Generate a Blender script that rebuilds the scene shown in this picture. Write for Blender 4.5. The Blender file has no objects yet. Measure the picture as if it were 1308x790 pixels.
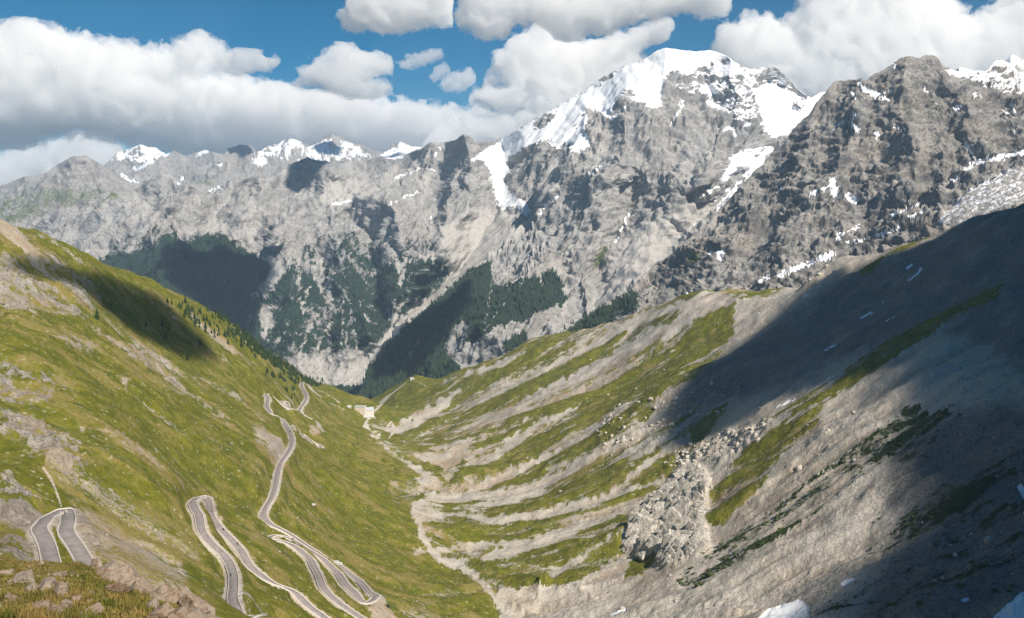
import bpy, math, random, time
import numpy as np
from mathutils import Vector
T0 = time.time()
def log(s): print('[%.1f] %s' % (time.time() - T0, s))

# ------------------------------------------------------------------ camera, world, sun, exposure
FPX, CU, CV, HV = 1180.0, 654.0, 395.0, 270.0        # focal length and centre of the photograph in its pixels; row of the horizon
PITCH = math.atan((CV - HV) / FPX)
sc = bpy.context.scene
col = sc.collection
cam = bpy.data.cameras.new('camera'); cam_o = bpy.data.objects.new('camera', cam); col.objects.link(cam_o)
cam.sensor_width = 36.0; cam.lens = 36.0 * FPX / 1308.0
cam.clip_start = 0.5; cam.clip_end = 200000
cam_o.location = (0, 0, 0); cam_o.rotation_euler = (math.pi / 2 - PITCH, 0, 0)
sc.camera = cam_o
SUN_AZ = math.radians(140)       # from the view direction (+Y) clockwise, behind and to the right
SUN_EL = math.radians(46)
SUN = Vector((math.sin(SUN_AZ) * math.cos(SUN_EL), math.cos(SUN_AZ) * math.cos(SUN_EL), math.sin(SUN_EL)))
w = bpy.data.worlds.new('World'); sc.world = w; w.use_nodes = True
nt = w.node_tree; nt.nodes.clear()
sky = nt.nodes.new('ShaderNodeTexSky'); sky.sky_type = 'NISHITA'; sky.sun_disc = False
sky.sun_elevation = SUN_EL; sky.sun_rotation = SUN_AZ; sky.altitude = 3000; sky.air_density = 1.0; sky.dust_density = 0.0; sky.ozone_density = 3.0
bg = nt.nodes.new('ShaderNodeBackground'); bg.inputs[1].default_value = 0.05
wo = nt.nodes.new('ShaderNodeOutputWorld')
hs = nt.nodes.new('ShaderNodeHueSaturation'); hs.inputs['Saturation'].default_value = 1.55; hs.inputs['Hue'].default_value = .486; nt.links.new(sky.outputs[0], hs.inputs['Color']); nt.links.new(hs.outputs[0], bg.inputs[0]); nt.links.new(bg.outputs[0], wo.inputs[0])
sl = bpy.data.lights.new('sun', 'SUN'); sl.energy = 5.0; sl.angle = math.radians(0.5); sl.color = (1.0, 0.905, 0.78)
so = bpy.data.objects.new('sun', sl); col.objects.link(so); so.rotation_euler = SUN.to_track_quat('Z', 'Y').to_euler()
sc.view_settings.view_transform = 'Standard'; sc.view_settings.look = 'None'
sc.view_settings.exposure = 0.45; sc.view_settings.gamma = 1.0
sc.render.engine = 'CYCLES'
sc.cycles.max_bounces = 26; sc.cycles.diffuse_bounces = 2; sc.cycles.volume_bounces = 24; sc.cycles.transparent_max_bounces = 48
sc.cycles.use_denoising = True; sc.cycles.denoising_prefilter = 'NONE'
rng = np.random.default_rng(7)

# ------------------------------------------------------------------ numeric helpers
CP, SP = math.cos(PITCH), math.sin(PITCH)
def ray(u, v):                       # direction of a photo pixel as slopes (x/y, z/y)
    a = (np.asarray(u, float) - CU) / FPX; b = (CV - np.asarray(v, float)) / FPX
    dy = CP + b * SP; dz = -SP + b * CP
    return a / dy, dz / dy
def proj(x, y, z):
    f = y * CP - z * SP; up = y * SP + z * CP
    return CU + FPX * x / f, CV - FPX * up / f
def pt(u, v, Y):
    a, s = ray(u, v); return (a * Y, Y + 0 * a, s * Y)
PERM = rng.permutation(256).astype(np.int32)
PERM = np.concatenate([PERM, PERM, PERM])
ANG = rng.random(256) * 2 * np.pi; GX, GY = np.cos(ANG).astype(np.float32), np.sin(ANG).astype(np.float32)
G3 = rng.normal(size=(256, 3)); G3 = (G3 / np.linalg.norm(G3, axis=1, keepdims=True)).astype(np.float32)
def perlin2(x, y):
    xi = np.floor(x); yi = np.floor(y); fx = (x - xi).astype(np.float32); fy = (y - yi).astype(np.float32)
    xi = xi.astype(np.int32) & 255; yi = yi.astype(np.int32) & 255
    ux = fx * fx * fx * (fx * (fx * 6 - 15) + 10); uy = fy * fy * fy * (fy * (fy * 6 - 15) + 10)
    a = PERM[xi]; b = PERM[xi + 1]
    def g(h, dx, dy): return GX[h] * dx + GY[h] * dy
    n00 = g(PERM[a + yi], fx, fy); n10 = g(PERM[b + yi], fx - 1, fy)
    n01 = g(PERM[a + yi + 1], fx, fy - 1); n11 = g(PERM[b + yi + 1], fx - 1, fy - 1)
    p = n00 + ux * (n10 - n00); q = n01 + ux * (n11 - n01)
    return (p + uy * (q - p)) * 1.5
def perlin3(x, y, z):
    xi = np.floor(x); yi = np.floor(y); zi = np.floor(z)
    fx = (x - xi).astype(np.float32); fy = (y - yi).astype(np.float32); fz = (z - zi).astype(np.float32)
    xi = xi.astype(np.int32) & 255; yi = yi.astype(np.int32) & 255; zi = zi.astype(np.int32) & 255
    ux = fx * fx * (3 - 2 * fx); uy = fy * fy * (3 - 2 * fy); uz = fz * fz * (3 - 2 * fz)
    def g(i, j, k):
        h = PERM[PERM[PERM[xi + i] + yi + j] + zi + k]; v = G3[h]
        return v[..., 0] * (fx - i) + v[..., 1] * (fy - j) + v[..., 2] * (fz - k)
    def lx(j, k):
        a = g(0, j, k); return a + ux * (g(1, j, k) - a)
    def ly(k):
        a = lx(0, k); return a + uy * (lx(1, k) - a)
    a = ly(0); return (a + uz * (ly(1) - a)) * 1.6
def fbm2(x, y, o=4, g=0.5, l=2.03, s=0.0):
    r = 0; a = 1.0
    for k in range(o):
        r = r + a * perlin2(x + s + 17.3 * k, y - s + 9.1 * k); x = x * l; y = y * l; a *= g
    return r
def fbm3(x, y, z, o=4, g=0.5, l=2.03):
    r = 0; a = 1.0
    for k in range(o):
        r = r + a * perlin3(x + 7.3 * k, y + 3.1 * k, z + 5.7 * k); x = x * l; y = y * l; z = z * l; a *= g
    return r
def ridged3(x, y, z, o=5, g=0.5, l=2.07):
    r = 0; a = 1.0; wgt = 1.0
    for k in range(o):
        n = 1 - np.abs(perlin3(x + 7.3 * k, y + 3.1 * k, z + 5.7 * k)) * 1.3; n = n * n * wgt
        r = r + a * (n - 0.45); wgt = np.clip(n * 1.6, 0, 1); x = x * l; y = y * l; z = z * l; a *= g
    return r
def sstep(a, b, x): t = np.clip((x - a) / (b - a), 0, 1); return t * t * (3 - 2 * t)
def tps_fit(P, V, lam=0.0):
    P = np.asarray(P, float); n = len(P)
    d2 = ((P[:, None] - P[None]) ** 2).sum(-1)
    K = 0.5 * d2 * np.log(d2 + 1e-9) + lam * np.eye(n)
    A = np.zeros((n + 3, n + 3)); A[:n, :n] = K; A[:n, n] = 1; A[:n, n + 1:] = P; A[n, :n] = 1; A[n + 1:, :n] = P.T
    return P, np.linalg.solve(A, np.concatenate([np.asarray(V, float), [0, 0, 0]]))
def tps_eval(m, X, Y):
    P, c = m; n = len(P); r = c[n] + c[n + 1] * X + c[n + 2] * Y
    for k in range(n):
        d2 = (X - P[k, 0]) ** 2 + (Y - P[k, 1]) ** 2
        r = r + c[k] * 0.5 * d2 * np.log(d2 + 1e-9)
    return r
def bil(A, i, j):
    i = np.clip(i, 0, A.shape[0] - 1.001); j = np.clip(j, 0, A.shape[1] - 1.001)
    i0 = i.astype(np.int32); j0 = j.astype(np.int32); fi = (i - i0).astype(np.float32); fj = (j - j0).astype(np.float32)
    return (A[i0, j0] * (1 - fi) + A[i0 + 1, j0] * fi) * (1 - fj) + (A[i0, j0 + 1] * (1 - fi) + A[i0 + 1, j0 + 1] * fi) * fj
def blur(A, r, it=2):
    for _ in range(it):
        for ax in (0, 1):
            pad = [(0, 0), (0, 0)]; pad[ax] = (r + 1, r)
            c = np.cumsum(np.pad(A, pad, mode='edge'), axis=ax, dtype=np.float64)
            A = ((c[2 * r + 1:] - c[:-2 * r - 1]) if ax == 0 else (c[:, 2 * r + 1:] - c[:, :-2 * r - 1])) / (2 * r + 1)
    return A.astype(np.float32)
def flow_half(P, steps, seed, cell):
    h, w_ = P.shape[:2]; f = flow_streaks(P[::2, ::2], steps // 2, seed, max(cell // 2, 1))
    ii, jj = np.meshgrid(np.arange(h, dtype=np.float32) / 2, np.arange(w_, dtype=np.float32) / 2, indexing='ij'); return bil(f, ii, jj)
def flow_streaks(P, steps=24, seed=1, cell=1, width=1.0):
    """Noise smeared down the fall line of a grid surface P[i,j,3]: the streaks of gullies and scree runs."""
    dPi = np.gradient(P, axis=0); dPj = np.gradient(P, axis=1)
    g11 = dPi[..., 0] ** 2 + dPi[..., 1] ** 2; g22 = dPj[..., 0] ** 2 + dPj[..., 1] ** 2; g12 = dPi[..., 0] * dPj[..., 0] + dPi[..., 1] * dPj[..., 1]
    det = g11 * g22 - g12 ** 2 + 1e-6
    zi, zj = dPi[..., 2], dPj[..., 2]
    di = -(g22 * zi - g12 * zj) / det; dj = -(-g12 * zi + g11 * zj) / det
    n = np.sqrt(di * di + dj * dj) + 1e-9; di = (di / n).astype(np.float32); dj = (dj / n).astype(np.float32)
    r = np.random.default_rng(seed); h, w_ = P.shape[:2]
    N = r.random((h // cell + 2, w_ // cell + 2)).astype(np.float32)
    ii, jj = np.meshgrid(np.arange(h, dtype=np.float32), np.arange(w_, dtype=np.float32), indexing='ij')
    if cell > 1: N = bil(N, ii / cell, jj / cell)
    else: N = N[:h, :w_]
    acc = N.copy()
    for sgn in (1, -1):
        i, j = ii.copy(), jj.copy()
        for k in range(steps):
            i0 = np.clip(i + .5, 0, h - 1).astype(np.int32); j0 = np.clip(j + .5, 0, w_ - 1).astype(np.int32)
            i = i + sgn * di[i0, j0] * width; j = j + sgn * dj[i0, j0] * width
            i0 = np.clip(i + .5, 0, h - 1).astype(np.int32); j0 = np.clip(j + .5, 0, w_ - 1).astype(np.int32)
            acc += N[i0, j0] * (1 - k / steps)
    acc -= acc.mean(); acc /= acc.std() + 1e-9
    return acc

# ------------------------------------------------------------------ ground cover charts: where snow, wood, grass, pale scree lie
U0, V0, CW, CH = -160, -20, 1630, 900
class Chart:
    def __init__(s): s.a = np.zeros((CH, CW), np.float32)
    def poly(s, pts, val=1.0, soft=1):
        p = np.array(pts, float); p[:, 0] -= U0; p[:, 1] -= V0
        x0, y0 = np.maximum(np.floor(p.min(0)).astype(int) - 3 * soft - 1, 0); x1, y1 = np.minimum(np.ceil(p.max(0)).astype(int) + 3 * soft + 2, (CW, CH))
        if x1 <= x0 or y1 <= y0: return s
        X, Y = np.meshgrid(np.arange(x0, x1) + .5, np.arange(y0, y1) + .5); ins = np.zeros(X.shape, bool)
        q = np.roll(p, -1, 0)
        for (ax, ay), (bx, by) in zip(p, q):
            if ay == by: continue
            c = ((ay > Y) != (by > Y)) & (X < (bx - ax) * (Y - ay) / (by - ay) + ax); ins ^= c
        m = blur(ins.astype(np.float32), soft, 2) if soft else ins.astype(np.float32)
        s.a[y0:y1, x0:x1] = s.a[y0:y1, x0:x1] * (1 - m) + val * m; return s
    def line(s, pts, wd, val=1.0, mx=False):
        pts = [(p[0] - U0, p[1] - V0, p[2] if len(p) > 2 else wd) for p in pts]
        for (ax, ay, aw), (bx, by, bw) in zip(pts[:-1], pts[1:]):
            r = max(aw, bw) + 2
            x0, x1 = int(max(min(ax, bx) - r, 0)), int(min(max(ax, bx) + r + 1, CW)); y0, y1 = int(max(min(ay, by) - r, 0)), int(min(max(ay, by) + r + 1, CH))
            if x1 <= x0 or y1 <= y0: continue
            X, Y = np.meshgrid(np.arange(x0, x1) + .5, np.arange(y0, y1) + .5)
            L = (bx - ax) ** 2 + (by - ay) ** 2 + 1e-9; t = np.clip(((X - ax) * (bx - ax) + (Y - ay) * (by - ay)) / L, 0, 1)
            d = np.hypot(X - ax - t * (bx - ax), Y - ay - t * (by - ay)); hw = (aw + (bw - aw) * t) / 2
            m = np.clip(hw + 0.6 - d, 0, 1); A = s.a[y0:y1, x0:x1]
            s.a[y0:y1, x0:x1] = A * (1 - m) + val * m
        return s
    def at(s, u, v): return bil(s.a, np.asarray(v) - V0 - .5, np.asarray(u) - U0 - .5)

SNOW, WOOD, GRASS, PALE, BROWN = Chart(), Chart(), Chart(), Chart(), Chart()
# snow of the high peak
SNOW.poly([(600,205),(640,178),(665,163),(690,148),(710,137),(740,119),(770,97),(800,83),(820,77),(840,60),(905,58),(930,66),(920,80),(895,86),(880,97),(860,90),(850,98),(848,112),(844,124),(848,137),(835,139),(820,130),(805,127),(800,137),(790,147),(783,155),(775,150),(765,143),(752,150),(745,165),(752,172),(755,182),(748,190),(735,196),(728,186),(722,180),(715,192),(705,186),(700,176),(690,182),(675,186),(660,196),(648,205),(640,216),(628,222),(615,205)], 1, 1)
SNOW.poly([(688,150),(708,142),(712,148),(692,164),(680,168)], .12, 1)
SNOW.poly([(748,138),(762,140),(776,158),(773,178),(762,182),(752,168)], 0, 1)
SNOW.poly([(800,110),(812,118),(806,130),(796,136),(786,150),(778,146),(788,128)], .25, 1)
SNOW.poly([(770,88),(790,94),(786,104),(770,108),(764,112),(758,108)], .6, 2)
SNOW.poly([(625,212),(645,208),(652,220),(640,228),(650,240),(658,252),(670,256),(678,272),(672,280),(662,266),(650,262),(648,270),(636,262),(632,248),(628,232)], .95, 1)
SNOW.poly([(884,92),(925,70),(960,88),(985,86),(1000,95),(1022,115),(1036,125),(1034,132),(1000,114),(965,122),(968,150),(962,162),(946,168),(936,146),(905,135),(885,122),(862,118),(866,104)], .5, 2)
SNOW.poly([(920,82),(938,80),(940,95),(925,98),(905,92)], 1, 1)
SNOW.poly([(900,108),(915,110),(920,118),(905,122),(893,116)], .9, 1)
SNOW.poly([(963,114),(985,107),(1003,112),(1015,122),(1030,128),(1040,138),(1030,150),(1015,162),(1006,174),(985,175),(975,165),(972,150),(966,130)], 1, 1)
SNOW.poly([(1030,128),(1045,118),(1060,106),(1061,122),(1044,146),(1030,160)], 1, 1)
SNOW.poly([(1010,128),(1022,126),(1030,140),(1018,146)], .45, 1)
SNOW.poly([(990,186),(978,206),(955,230),(945,242),(926,258),(916,272),(918,260),(930,245),(918,242),(900,252),(900,247),(915,238),(925,220),(930,210),(935,200),(955,190)], 1, 1)
SNOW.poly([(930,225),(955,215),(950,228),(925,250),(915,262),(880,300),(870,300),(895,265),(905,252)], .1, 2)
for l, wd in [([(768,212),(752,225),(736,238)], 3), ([(716,248),(700,262),(690,272)], 2.5), ([(806,270),(800,280),(790,302),(786,310)], 2.5), ([(858,158),(868,142),(872,132),(866,126)], 2.5),
              ([(925,168),(932,160),(940,172)], 3), ([(945,244),(930,258),(918,275)], 2), ([(898,252),(912,240)], 2.5), ([(505,170),(560,165)], 0.5)]:
    SNOW.line(l, wd)
SNOW.line([(552,276),(556,284)], 2.5); SNOW.line([(496,262),(520,250),(536,244)], 2.2, .8); SNOW.line([(506,228),(535,216)], 3, .7); SNOW.line([(555,200),(562,190)], 3, .8); SNOW.line([(551,220),(558,212)], 2, .7)
SNOW.line([(425,262),(452,256)], 2.5, .8)
# nearer mountain on the right
for l, wd in [([(1099,108),(1103,114),(1113,119),(1124,123),(1134,128)], 5), ([(1115,118),(1140,117)], 2.2), ([(1090,121),(1093,126)], 3), ([(1092,146),(1087,156),(1096,167)], 4), ([(1066,163),(1076,156)], 2.5),
              ([(1119,169),(1122,177)], 5), ([(1130,158),(1147,163),(1157,167)], 2), ([(1155,188),(1161,198),(1155,208)], 2.2), ([(1219,140),(1227,136)], 5), ([(1245,120),(1252,125)], 3), ([(1181,115),(1187,117)], 3),
              ([(1282,140),(1290,144),(1297,141),(1292,134)], 4), ([(1231,178),(1240,195),(1246,204)], 2.5), ([(1294,162),(1296,174)], 2.5), ([(1063,230),(1066,246)], 8), ([(1070,240),(1066,254)], 4), ([(1084,250),(1092,256)], 9),
              ([(1053,243),(1060,238)], 2), ([(1235,216),(1248,206),(1275,201),(1320,194)], 6), ([(1140,275),(1160,266),(1178,260)], 3), ([(1162,277),(1178,271)], 3), ([(1070,301),(1072,304)], 7),
              ([(1072,300),(1098,290)], 3), ([(1080,310),(1115,303),(1150,292)], 2.5), ([(1140,78),(1143,86)], 3), ([(1052,328),(1062,325)], 8), ([(998,352),(1012,345),(1032,337),(1048,330),(1064,326)], 6),
              ([(965,363),(985,352)], 3), ([(878,376),(890,362)], 2.2), ([(918,330),(922,322)], 6), ([(905,325),(915,318)], 2), ([(1215,232),(1225,226)], 3), ([(995,245),(999,238)], 4), ([(1035,248),(1058,238)], 3),
              ([(1158,343),(1165,339)], 2), ([(1159,359),(1170,352),(1176,343)], 2.2), ([(1131,411),(1142,405)], 2), ([(1100,407),(1115,399)], 2.2), ([(1053,449),(1067,441)], 2.2), ([(1056,484),(1067,479)], 1.6),
              ([(994,520),(1016,509)], 2.2), ([(1027,380),(1033,378)], 2.2), ([(1120,392),(1130,386)], 1.4), ([(1076,747),(1090,741)], 5), ([(1303,622),(1310,634)], 8), ([(1290,732),(1300,726)], 3), ([(1230,766),(1236,764)], 5), ([(782,787),(798,781)], 4)]:
    SNOW.line(l, wd)
SNOW.poly([(966,795),(980,780),(1005,772),(1024,767),(1034,774),(1035,800)], 1, 1)
SNOW.poly([(1260,796),(1308,755),(1340,735),(1400,800)], 1, 1)
SNOW.poly([(1200,92),(1240,80),(1300,70),(1460,60),(1460,120),(1290,120)], .5, 1)
# ice of the small glacier
ICE = Chart()
ICE.poly([(1196,284),(1215,262),(1232,246),(1258,228),(1290,216),(1340,204),(1340,260),(1308,260),(1275,268),(1245,278),(1215,290)], 1, 2)
# far range
SNOW.poly([(140,208),(150,196),(178,183),(205,188),(213,198),(196,206),(172,207),(158,204)], .36, 1)
SNOW.line([(214,196),(198,202),(186,212),(172,217)], 5, .9); SNOW.line([(155,224),(175,233)], 4, .8)
SNOW.line([(252,198),(264,193)], 5, .9); SNOW.line([(275,210),(293,211)], 2.5, .7); SNOW.line([(266,246),(286,238)], 2, .8); SNOW.line([(228,236),(233,228)], 2, .7)
SNOW.poly([(318,202),(335,190),(372,174),(388,180),(384,200),(360,204),(345,210),(325,212)], .24, 2)
SNOW.poly([(322,203),(342,205),(336,212),(326,211)], 1, 1); SNOW.poly([(366,180),(382,176),(378,188),(366,190)], .8, 1)
SNOW.poly([(376,200),(390,188),(424,192),(426,206),(410,206)], .42, 1)
SNOW.poly([(398,186),(425,170),(450,182),(470,196),(495,200),(460,206),(420,205),(405,196)], .24, 2)
SNOW.poly([(486,200),(512,182),(545,188),(520,202),(500,206)], .5, 1)
# woods
WOOD.poly([(100,345),(150,322),(190,303),(215,300),(240,308),(262,300),(290,299),(297,312),(322,322),(352,342),(335,362),(320,380),(318,480),(100,420)], .85, 3)
WOOD.poly([(318,380),(345,366),(374,325),(385,338),(400,345),(440,318),(470,318),(505,345),(515,352),(520,336),(545,330),(568,335),(576,348),(560,372),(530,392),(505,412),(478,442),(440,452),(400,452),(368,462),(320,440)], .72, 3)
WOOD.poly([(398,300),(440,292),(500,300),(560,306),(560,322),(500,340),(440,325),(400,345)], .38, 5)
WOOD.poly([(165,300),(200,290),(210,305),(170,325),(140,320)], .3, 3)
WOOD.poly([(345,290),(360,300),(400,300),(400,345),(376,328),(350,340)], .15, 3)
WOOD.line([(405,325),(425,395)], 5, .2); WOOD.poly([(330,398),(345,385),(350,410),(340,440),(332,430)], .2, 2)
WOOD.poly([(350,420),(392,410),(402,415),(380,440),(345,440)], .55, 3)
for l, wd in [([(381,330),(382,370),(386,395),(389,406)], 2.6), ([(412,328),(408,360),(410,372),(418,385),(415,402),(417,418),(406,440),(402,456)], 2.8), ([(427,322),(421,370),(424,390),(421,420),(422,452)], 2.4),
              ([(402,403),(393,425),(384,448),(378,466)], 2.8), ([(437,385),(438,420),(434,462)], 2), ([(458,383),(470,412)], 2), ([(497,300),(505,330),(512,346),(517,356)], 4), ([(512,340),(515,352),(511,362)], 7),
              ([(490,388),(501,412)], 2.2), ([(500,386),(508,394),(519,386)], 3), ([(508,394),(507,402),(499,420)], 4), ([(374,330),(352,362),(338,378)], 5), ([(341,395),(343,437)], 3.5),
              ([(352,436),(362,432)], 2), ([(395,365),(388,386)], 2), ([(447,388),(452,430)], 1.6)]:
    WOOD.line(l, wd, 0); PALE.line(l, wd, .85)
PALE.poly([(376,470),(395,452),(420,460),(440,455),(475,440),(470,470),(466,494),(408,496)], .55, 2)
PALE.poly([(412,494),(440,476),(470,464),(467,494)], 1, 1)
WOOD.poly([(366,470),(395,452),(420,460),(440,455),(475,440),(470,470),(466,494),(400,500)], .12, 2)
WOOD.poly([(386,495),(412,493),(440,492),(467,493),(475,508),(480,515),(440,530),(400,520)], 1, 0)
# wood on the foot of the high peak
WOOD.poly([(464,500),(468,474),(490,446),(540,397),(600,347),(626,334),(628,362),(645,368),(672,356),(690,355),(700,343),(713,368),(710,392),(682,400),(668,412),(652,410),(628,425),(604,440),(584,432),(572,455),(592,472),(545,505),(480,515)], .95, 1)
WOOD.poly([(706,344),(716,358),(723,385),(714,392),(706,365)], .9, 1)
WOOD.poly([(584,408),(601,406),(598,430),(582,442),(572,470),(568,440)], .3, 2)
WOOD.poly([(600,440),(640,412),(662,416),(640,440),(622,456),(590,475),(583,458)], .05, 1)
WOOD.poly([(640,442),(658,428),(674,424),(672,436),(650,449)], 1, 1)
for l, wd in [([(628,362),(623,395),(616,420)], 2.2), ([(652,366),(634,402),(620,422)], 2), ([(517,468),(528,445),(536,432)], 3), ([(670,355),(664,368)], 3), ([(687,340),(692,366)], 3)]:
    WOOD.line(l, wd, 0); PALE.line(l, wd, .9)
WOOD.poly([(712,436),(740,411),(790,384),(812,372),(812,395),(780,408),(740,428)], .85, 1)
# pale scree of the big fans
PALE.poly([(250,300),(262,280),(300,255),(330,250),(330,290),(300,300)], .6, 5)
PALE.poly([(395,235),(430,225),(480,232),(470,260),(430,270),(400,255)], .6, 6)
PALE.poly([(585,262),(640,268),(668,282),(640,305),(600,340),(560,372),(525,398),(500,410),(560,350),(575,330),(560,300),(575,280)], .9, 3)
PALE.poly([(520,330),(560,318),(566,325),(540,345),(525,345)], .9, 2)
PALE.poly([(668,284),(674,290),(640,318),(600,350),(520,410),(470,465),(476,445),(520,398),(580,350),(630,310)], 1, 1)
PALE.poly([(688,212),(715,212),(722,230),(712,250),(698,252),(686,235)], .7, 3)
PALE.poly([(790,330),(810,285),(860,270),(915,262),(905,285),(860,325),(820,360),(780,385),(740,410),(760,380),(780,350)], .75, 4)
PALE.poly([(640,350),(670,330),(700,340),(720,330),(740,350),(720,400),(700,350),(670,352)], .5, 3)
GRASS.poly([(752,352),(762,326),(778,309),(772,334)], .8, 1); GRASS.poly([(866,338),(884,326),(894,317),(892,336)], .7, 2)
GRASS.poly([(-160,300),(-160,250),(0,250),(60,235),(110,240),(150,235),(175,245),(110,265),(60,272),(0,300)], .55, 8)
GRASS.poly([(240,232),(262,224),(285,232),(275,238),(250,240)], .45, 3); GRASS.poly([(330,300),(400,282),(470,262),(470,290),(400,300),(360,320)], .22, 8)
BROWN.poly([(830,160),(870,140),(880,200),(840,240)], .25, 12); BROWN.poly([(920,200),(935,195),(915,240),(880,270),(875,240)], .4, 6)

# near ground ---------------------------------------------------------------
NG = Chart()      # grass of the near valley
NG.a[:] = 0.86
RIGHT = [(905,368),(860,392),(800,440),(850,440),(900,400),(940,392),(935,430),(880,470),(830,520),(790,560),(800,600),(860,560),(900,520),(930,520),(900,560),(870,600),(820,650),(780,700),(715,752),(640,752),(640,900),(1470,900),(1470,150),(905,150)]
NG.poly(RIGHT, 0.02, 2)
# the grassed right flank: mixed turf and pale scree
NG.poly([(640,752),(600,735),(560,712),(545,690),(535,660),(560,632),(545,600),(500,575),(480,550),(470,525),(500,500),(560,490),(620,462),(700,425),(800,400),(860,385),(880,420),(840,480),(830,540),(800,600),(820,650),(780,700),(715,752)], .60, 2)
for p, v_, s_ in [([(500,500),(530,484),(560,492),(545,510),(510,540),(480,535)], .95, 2), ([(680,438),(705,428),(740,424),(712,440),(660,472),(610,500),(640,470)], .9, 3),
                  ([(560,620),(600,625),(660,600),(700,570),(690,560),(620,590),(570,605)], .85, 4), ([(490,560),(560,545),(620,520),(600,545),(540,580)], .85, 5),
                  ([(740,520),(790,490),(830,455),(850,470),(800,520),(760,545)], .8, 5), ([(580,690),(600,662),(700,672),(640,700),(610,712)], .42, 5),
                  ([(640,740),(690,730),(700,745),(650,755)], .9, 2), ([(700,748),(735,712),(772,695),(800,690),(796,706),(760,732),(730,750)], .9, 2), ([(797,738),(808,705),(832,700),(840,718),(816,735)], .95, 1),
                  ([(900,662),(905,632),(930,606),(955,575),(1000,545),(1040,524),(1056,520),(1040,545),(1000,580),(985,600),(960,636),(935,668),(915,672)], .8, 3),
                  ([(862,615),(880,640),(878,662),(868,650)], .6, 2), ([(898,362),(940,368),(990,372),(1010,366),(990,380),(930,380)], .5, 3),
                  ([(1100,350),(1160,312),(1195,300),(1190,312),(1140,330),(1110,356)], .3, 4), ([(800,588),(850,560),(905,522),(900,512),(850,540),(800,570)], .55, 3),
                  ([(1080,470),(1150,430),(1240,385),(1280,362),(1270,385),(1200,420),(1130,470),(1075,490)], .34, 3), ([(960,545),(1020,505),(1100,470),(1120,478),(1040,520)], .5, 3),
                  ([(880,460),(930,430),(925,450),(880,490),(850,500)], .45, 3)]:
    NG.poly(p, v_, s_)
# pale streaks and fans over the turf, and the stream bed
STREAM = [(660,812,14),(650,790,12),(640,770,12),(615,745,14),(590,725,12),(560,715,12),(545,695,13),(535,670,14),(531,652,16),(545,635,12),(558,622,9),(545,607,12),(520,592,11),(497,577,9),(482,560,9),(470,546,8),(462,534,5)]
FAN = Chart()
FAN.line([(a_, b_, c_ * .48) for a_, b_, c_ in STREAM], 10, .8)
for l in [[(531,650,12),(560,640,14),(620,634,13),(670,628,9),(720,606,8),(770,576,6),(815,548,3)], [(535,656,6),(580,655,5),(630,665,7),(700,655,8),(760,642,8),(820,622,6),(900,598,4)],
          [(618,714,4),(650,707,12),(700,690,15),(755,668,10),(850,628,6),(945,580,3)], [(640,755,12),(700,762,16),(760,757,14),(830,745,10),(900,720,10)],
          [(580,600,3),(620,590,6),(660,562,16),(690,542,10),(740,520,4)], [(545,577,1.5),(600,566,3),(640,552,3),(700,530,2)], [(500,548,3),(530,540,12),(560,520,14),(585,500,4)],
          [(590,622,2),(650,600,5),(690,588,4),(740,560,5),(800,520,5)], [(610,545,3),(660,520,10),(700,500,12),(760,470,14),(800,445,10),(840,420,16)], [(704,735,2),(740,712,3),(780,690,3),(812,665,2)],
          [(560,490,2),(600,478,3),(640,466,8),(670,450,4)], [(640,500,3),(700,470,8),(760,440,12),(810,410,16),(870,390,10)], [(780,630,3),(830,590,12),(880,560,12)],
          [(530,705,3),(600,700,2),(680,692,3)], [(745,745,10),(780,720,16),(800,705,6)], [(700,600,2),(780,575,8),(840,540,14)], [(905,372,3),(880,400,12),(850,430,16)]]:
    FAN.line([(q_[0], q_[1], q_[2] * (1.1 if l[0][0] < 640 and l[0][1] > 640 else .72)) for q_ in l], 5, .9)
FAN.poly([(533,642),(580,634),(640,630),(690,622),(700,634),(650,646),(590,662),(533,664)], .75, 2)
FAN.a = blur(FAN.a, 2, 2)
PATH = Chart()
for l in [[(55,597),(65,612),(72,628),(78,646)], [(465,545),(472,532),(484,520),(497,506),(512,494),(527,484),(545,494)], [(497,560),(505,548),(500,538),(495,545)]]:
    PATH.line(l, 1.6, .9)
BUSH = Chart()
for l, wd in [([(880,742),(940,702),(1000,662),(1060,618),(1120,572),(1170,535)], 34), ([(885,735),(900,742)], 8), ([(900,700),(960,650),(1010,605)], 26)]:
    BUSH.line(l, wd, .45)
BUSH.poly([(1108,706),(1130,672),(1170,640),(1230,590),(1308,540),(1400,500),(1400,700),(1250,740),(1180,770),(1060,800),(1040,780),(1090,730)], .5, 8)
BUSH.poly([(1150,560),(1200,525),(1260,520),(1240,545),(1170,590),(1140,600)], .3, 5)
BUSH.poly([(1180,690),(1308,640),(1400,600),(1400,760),(1200,760)], .65, 8)
ROCK = Chart()     # broken outcrops standing out of the near slopes
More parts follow.
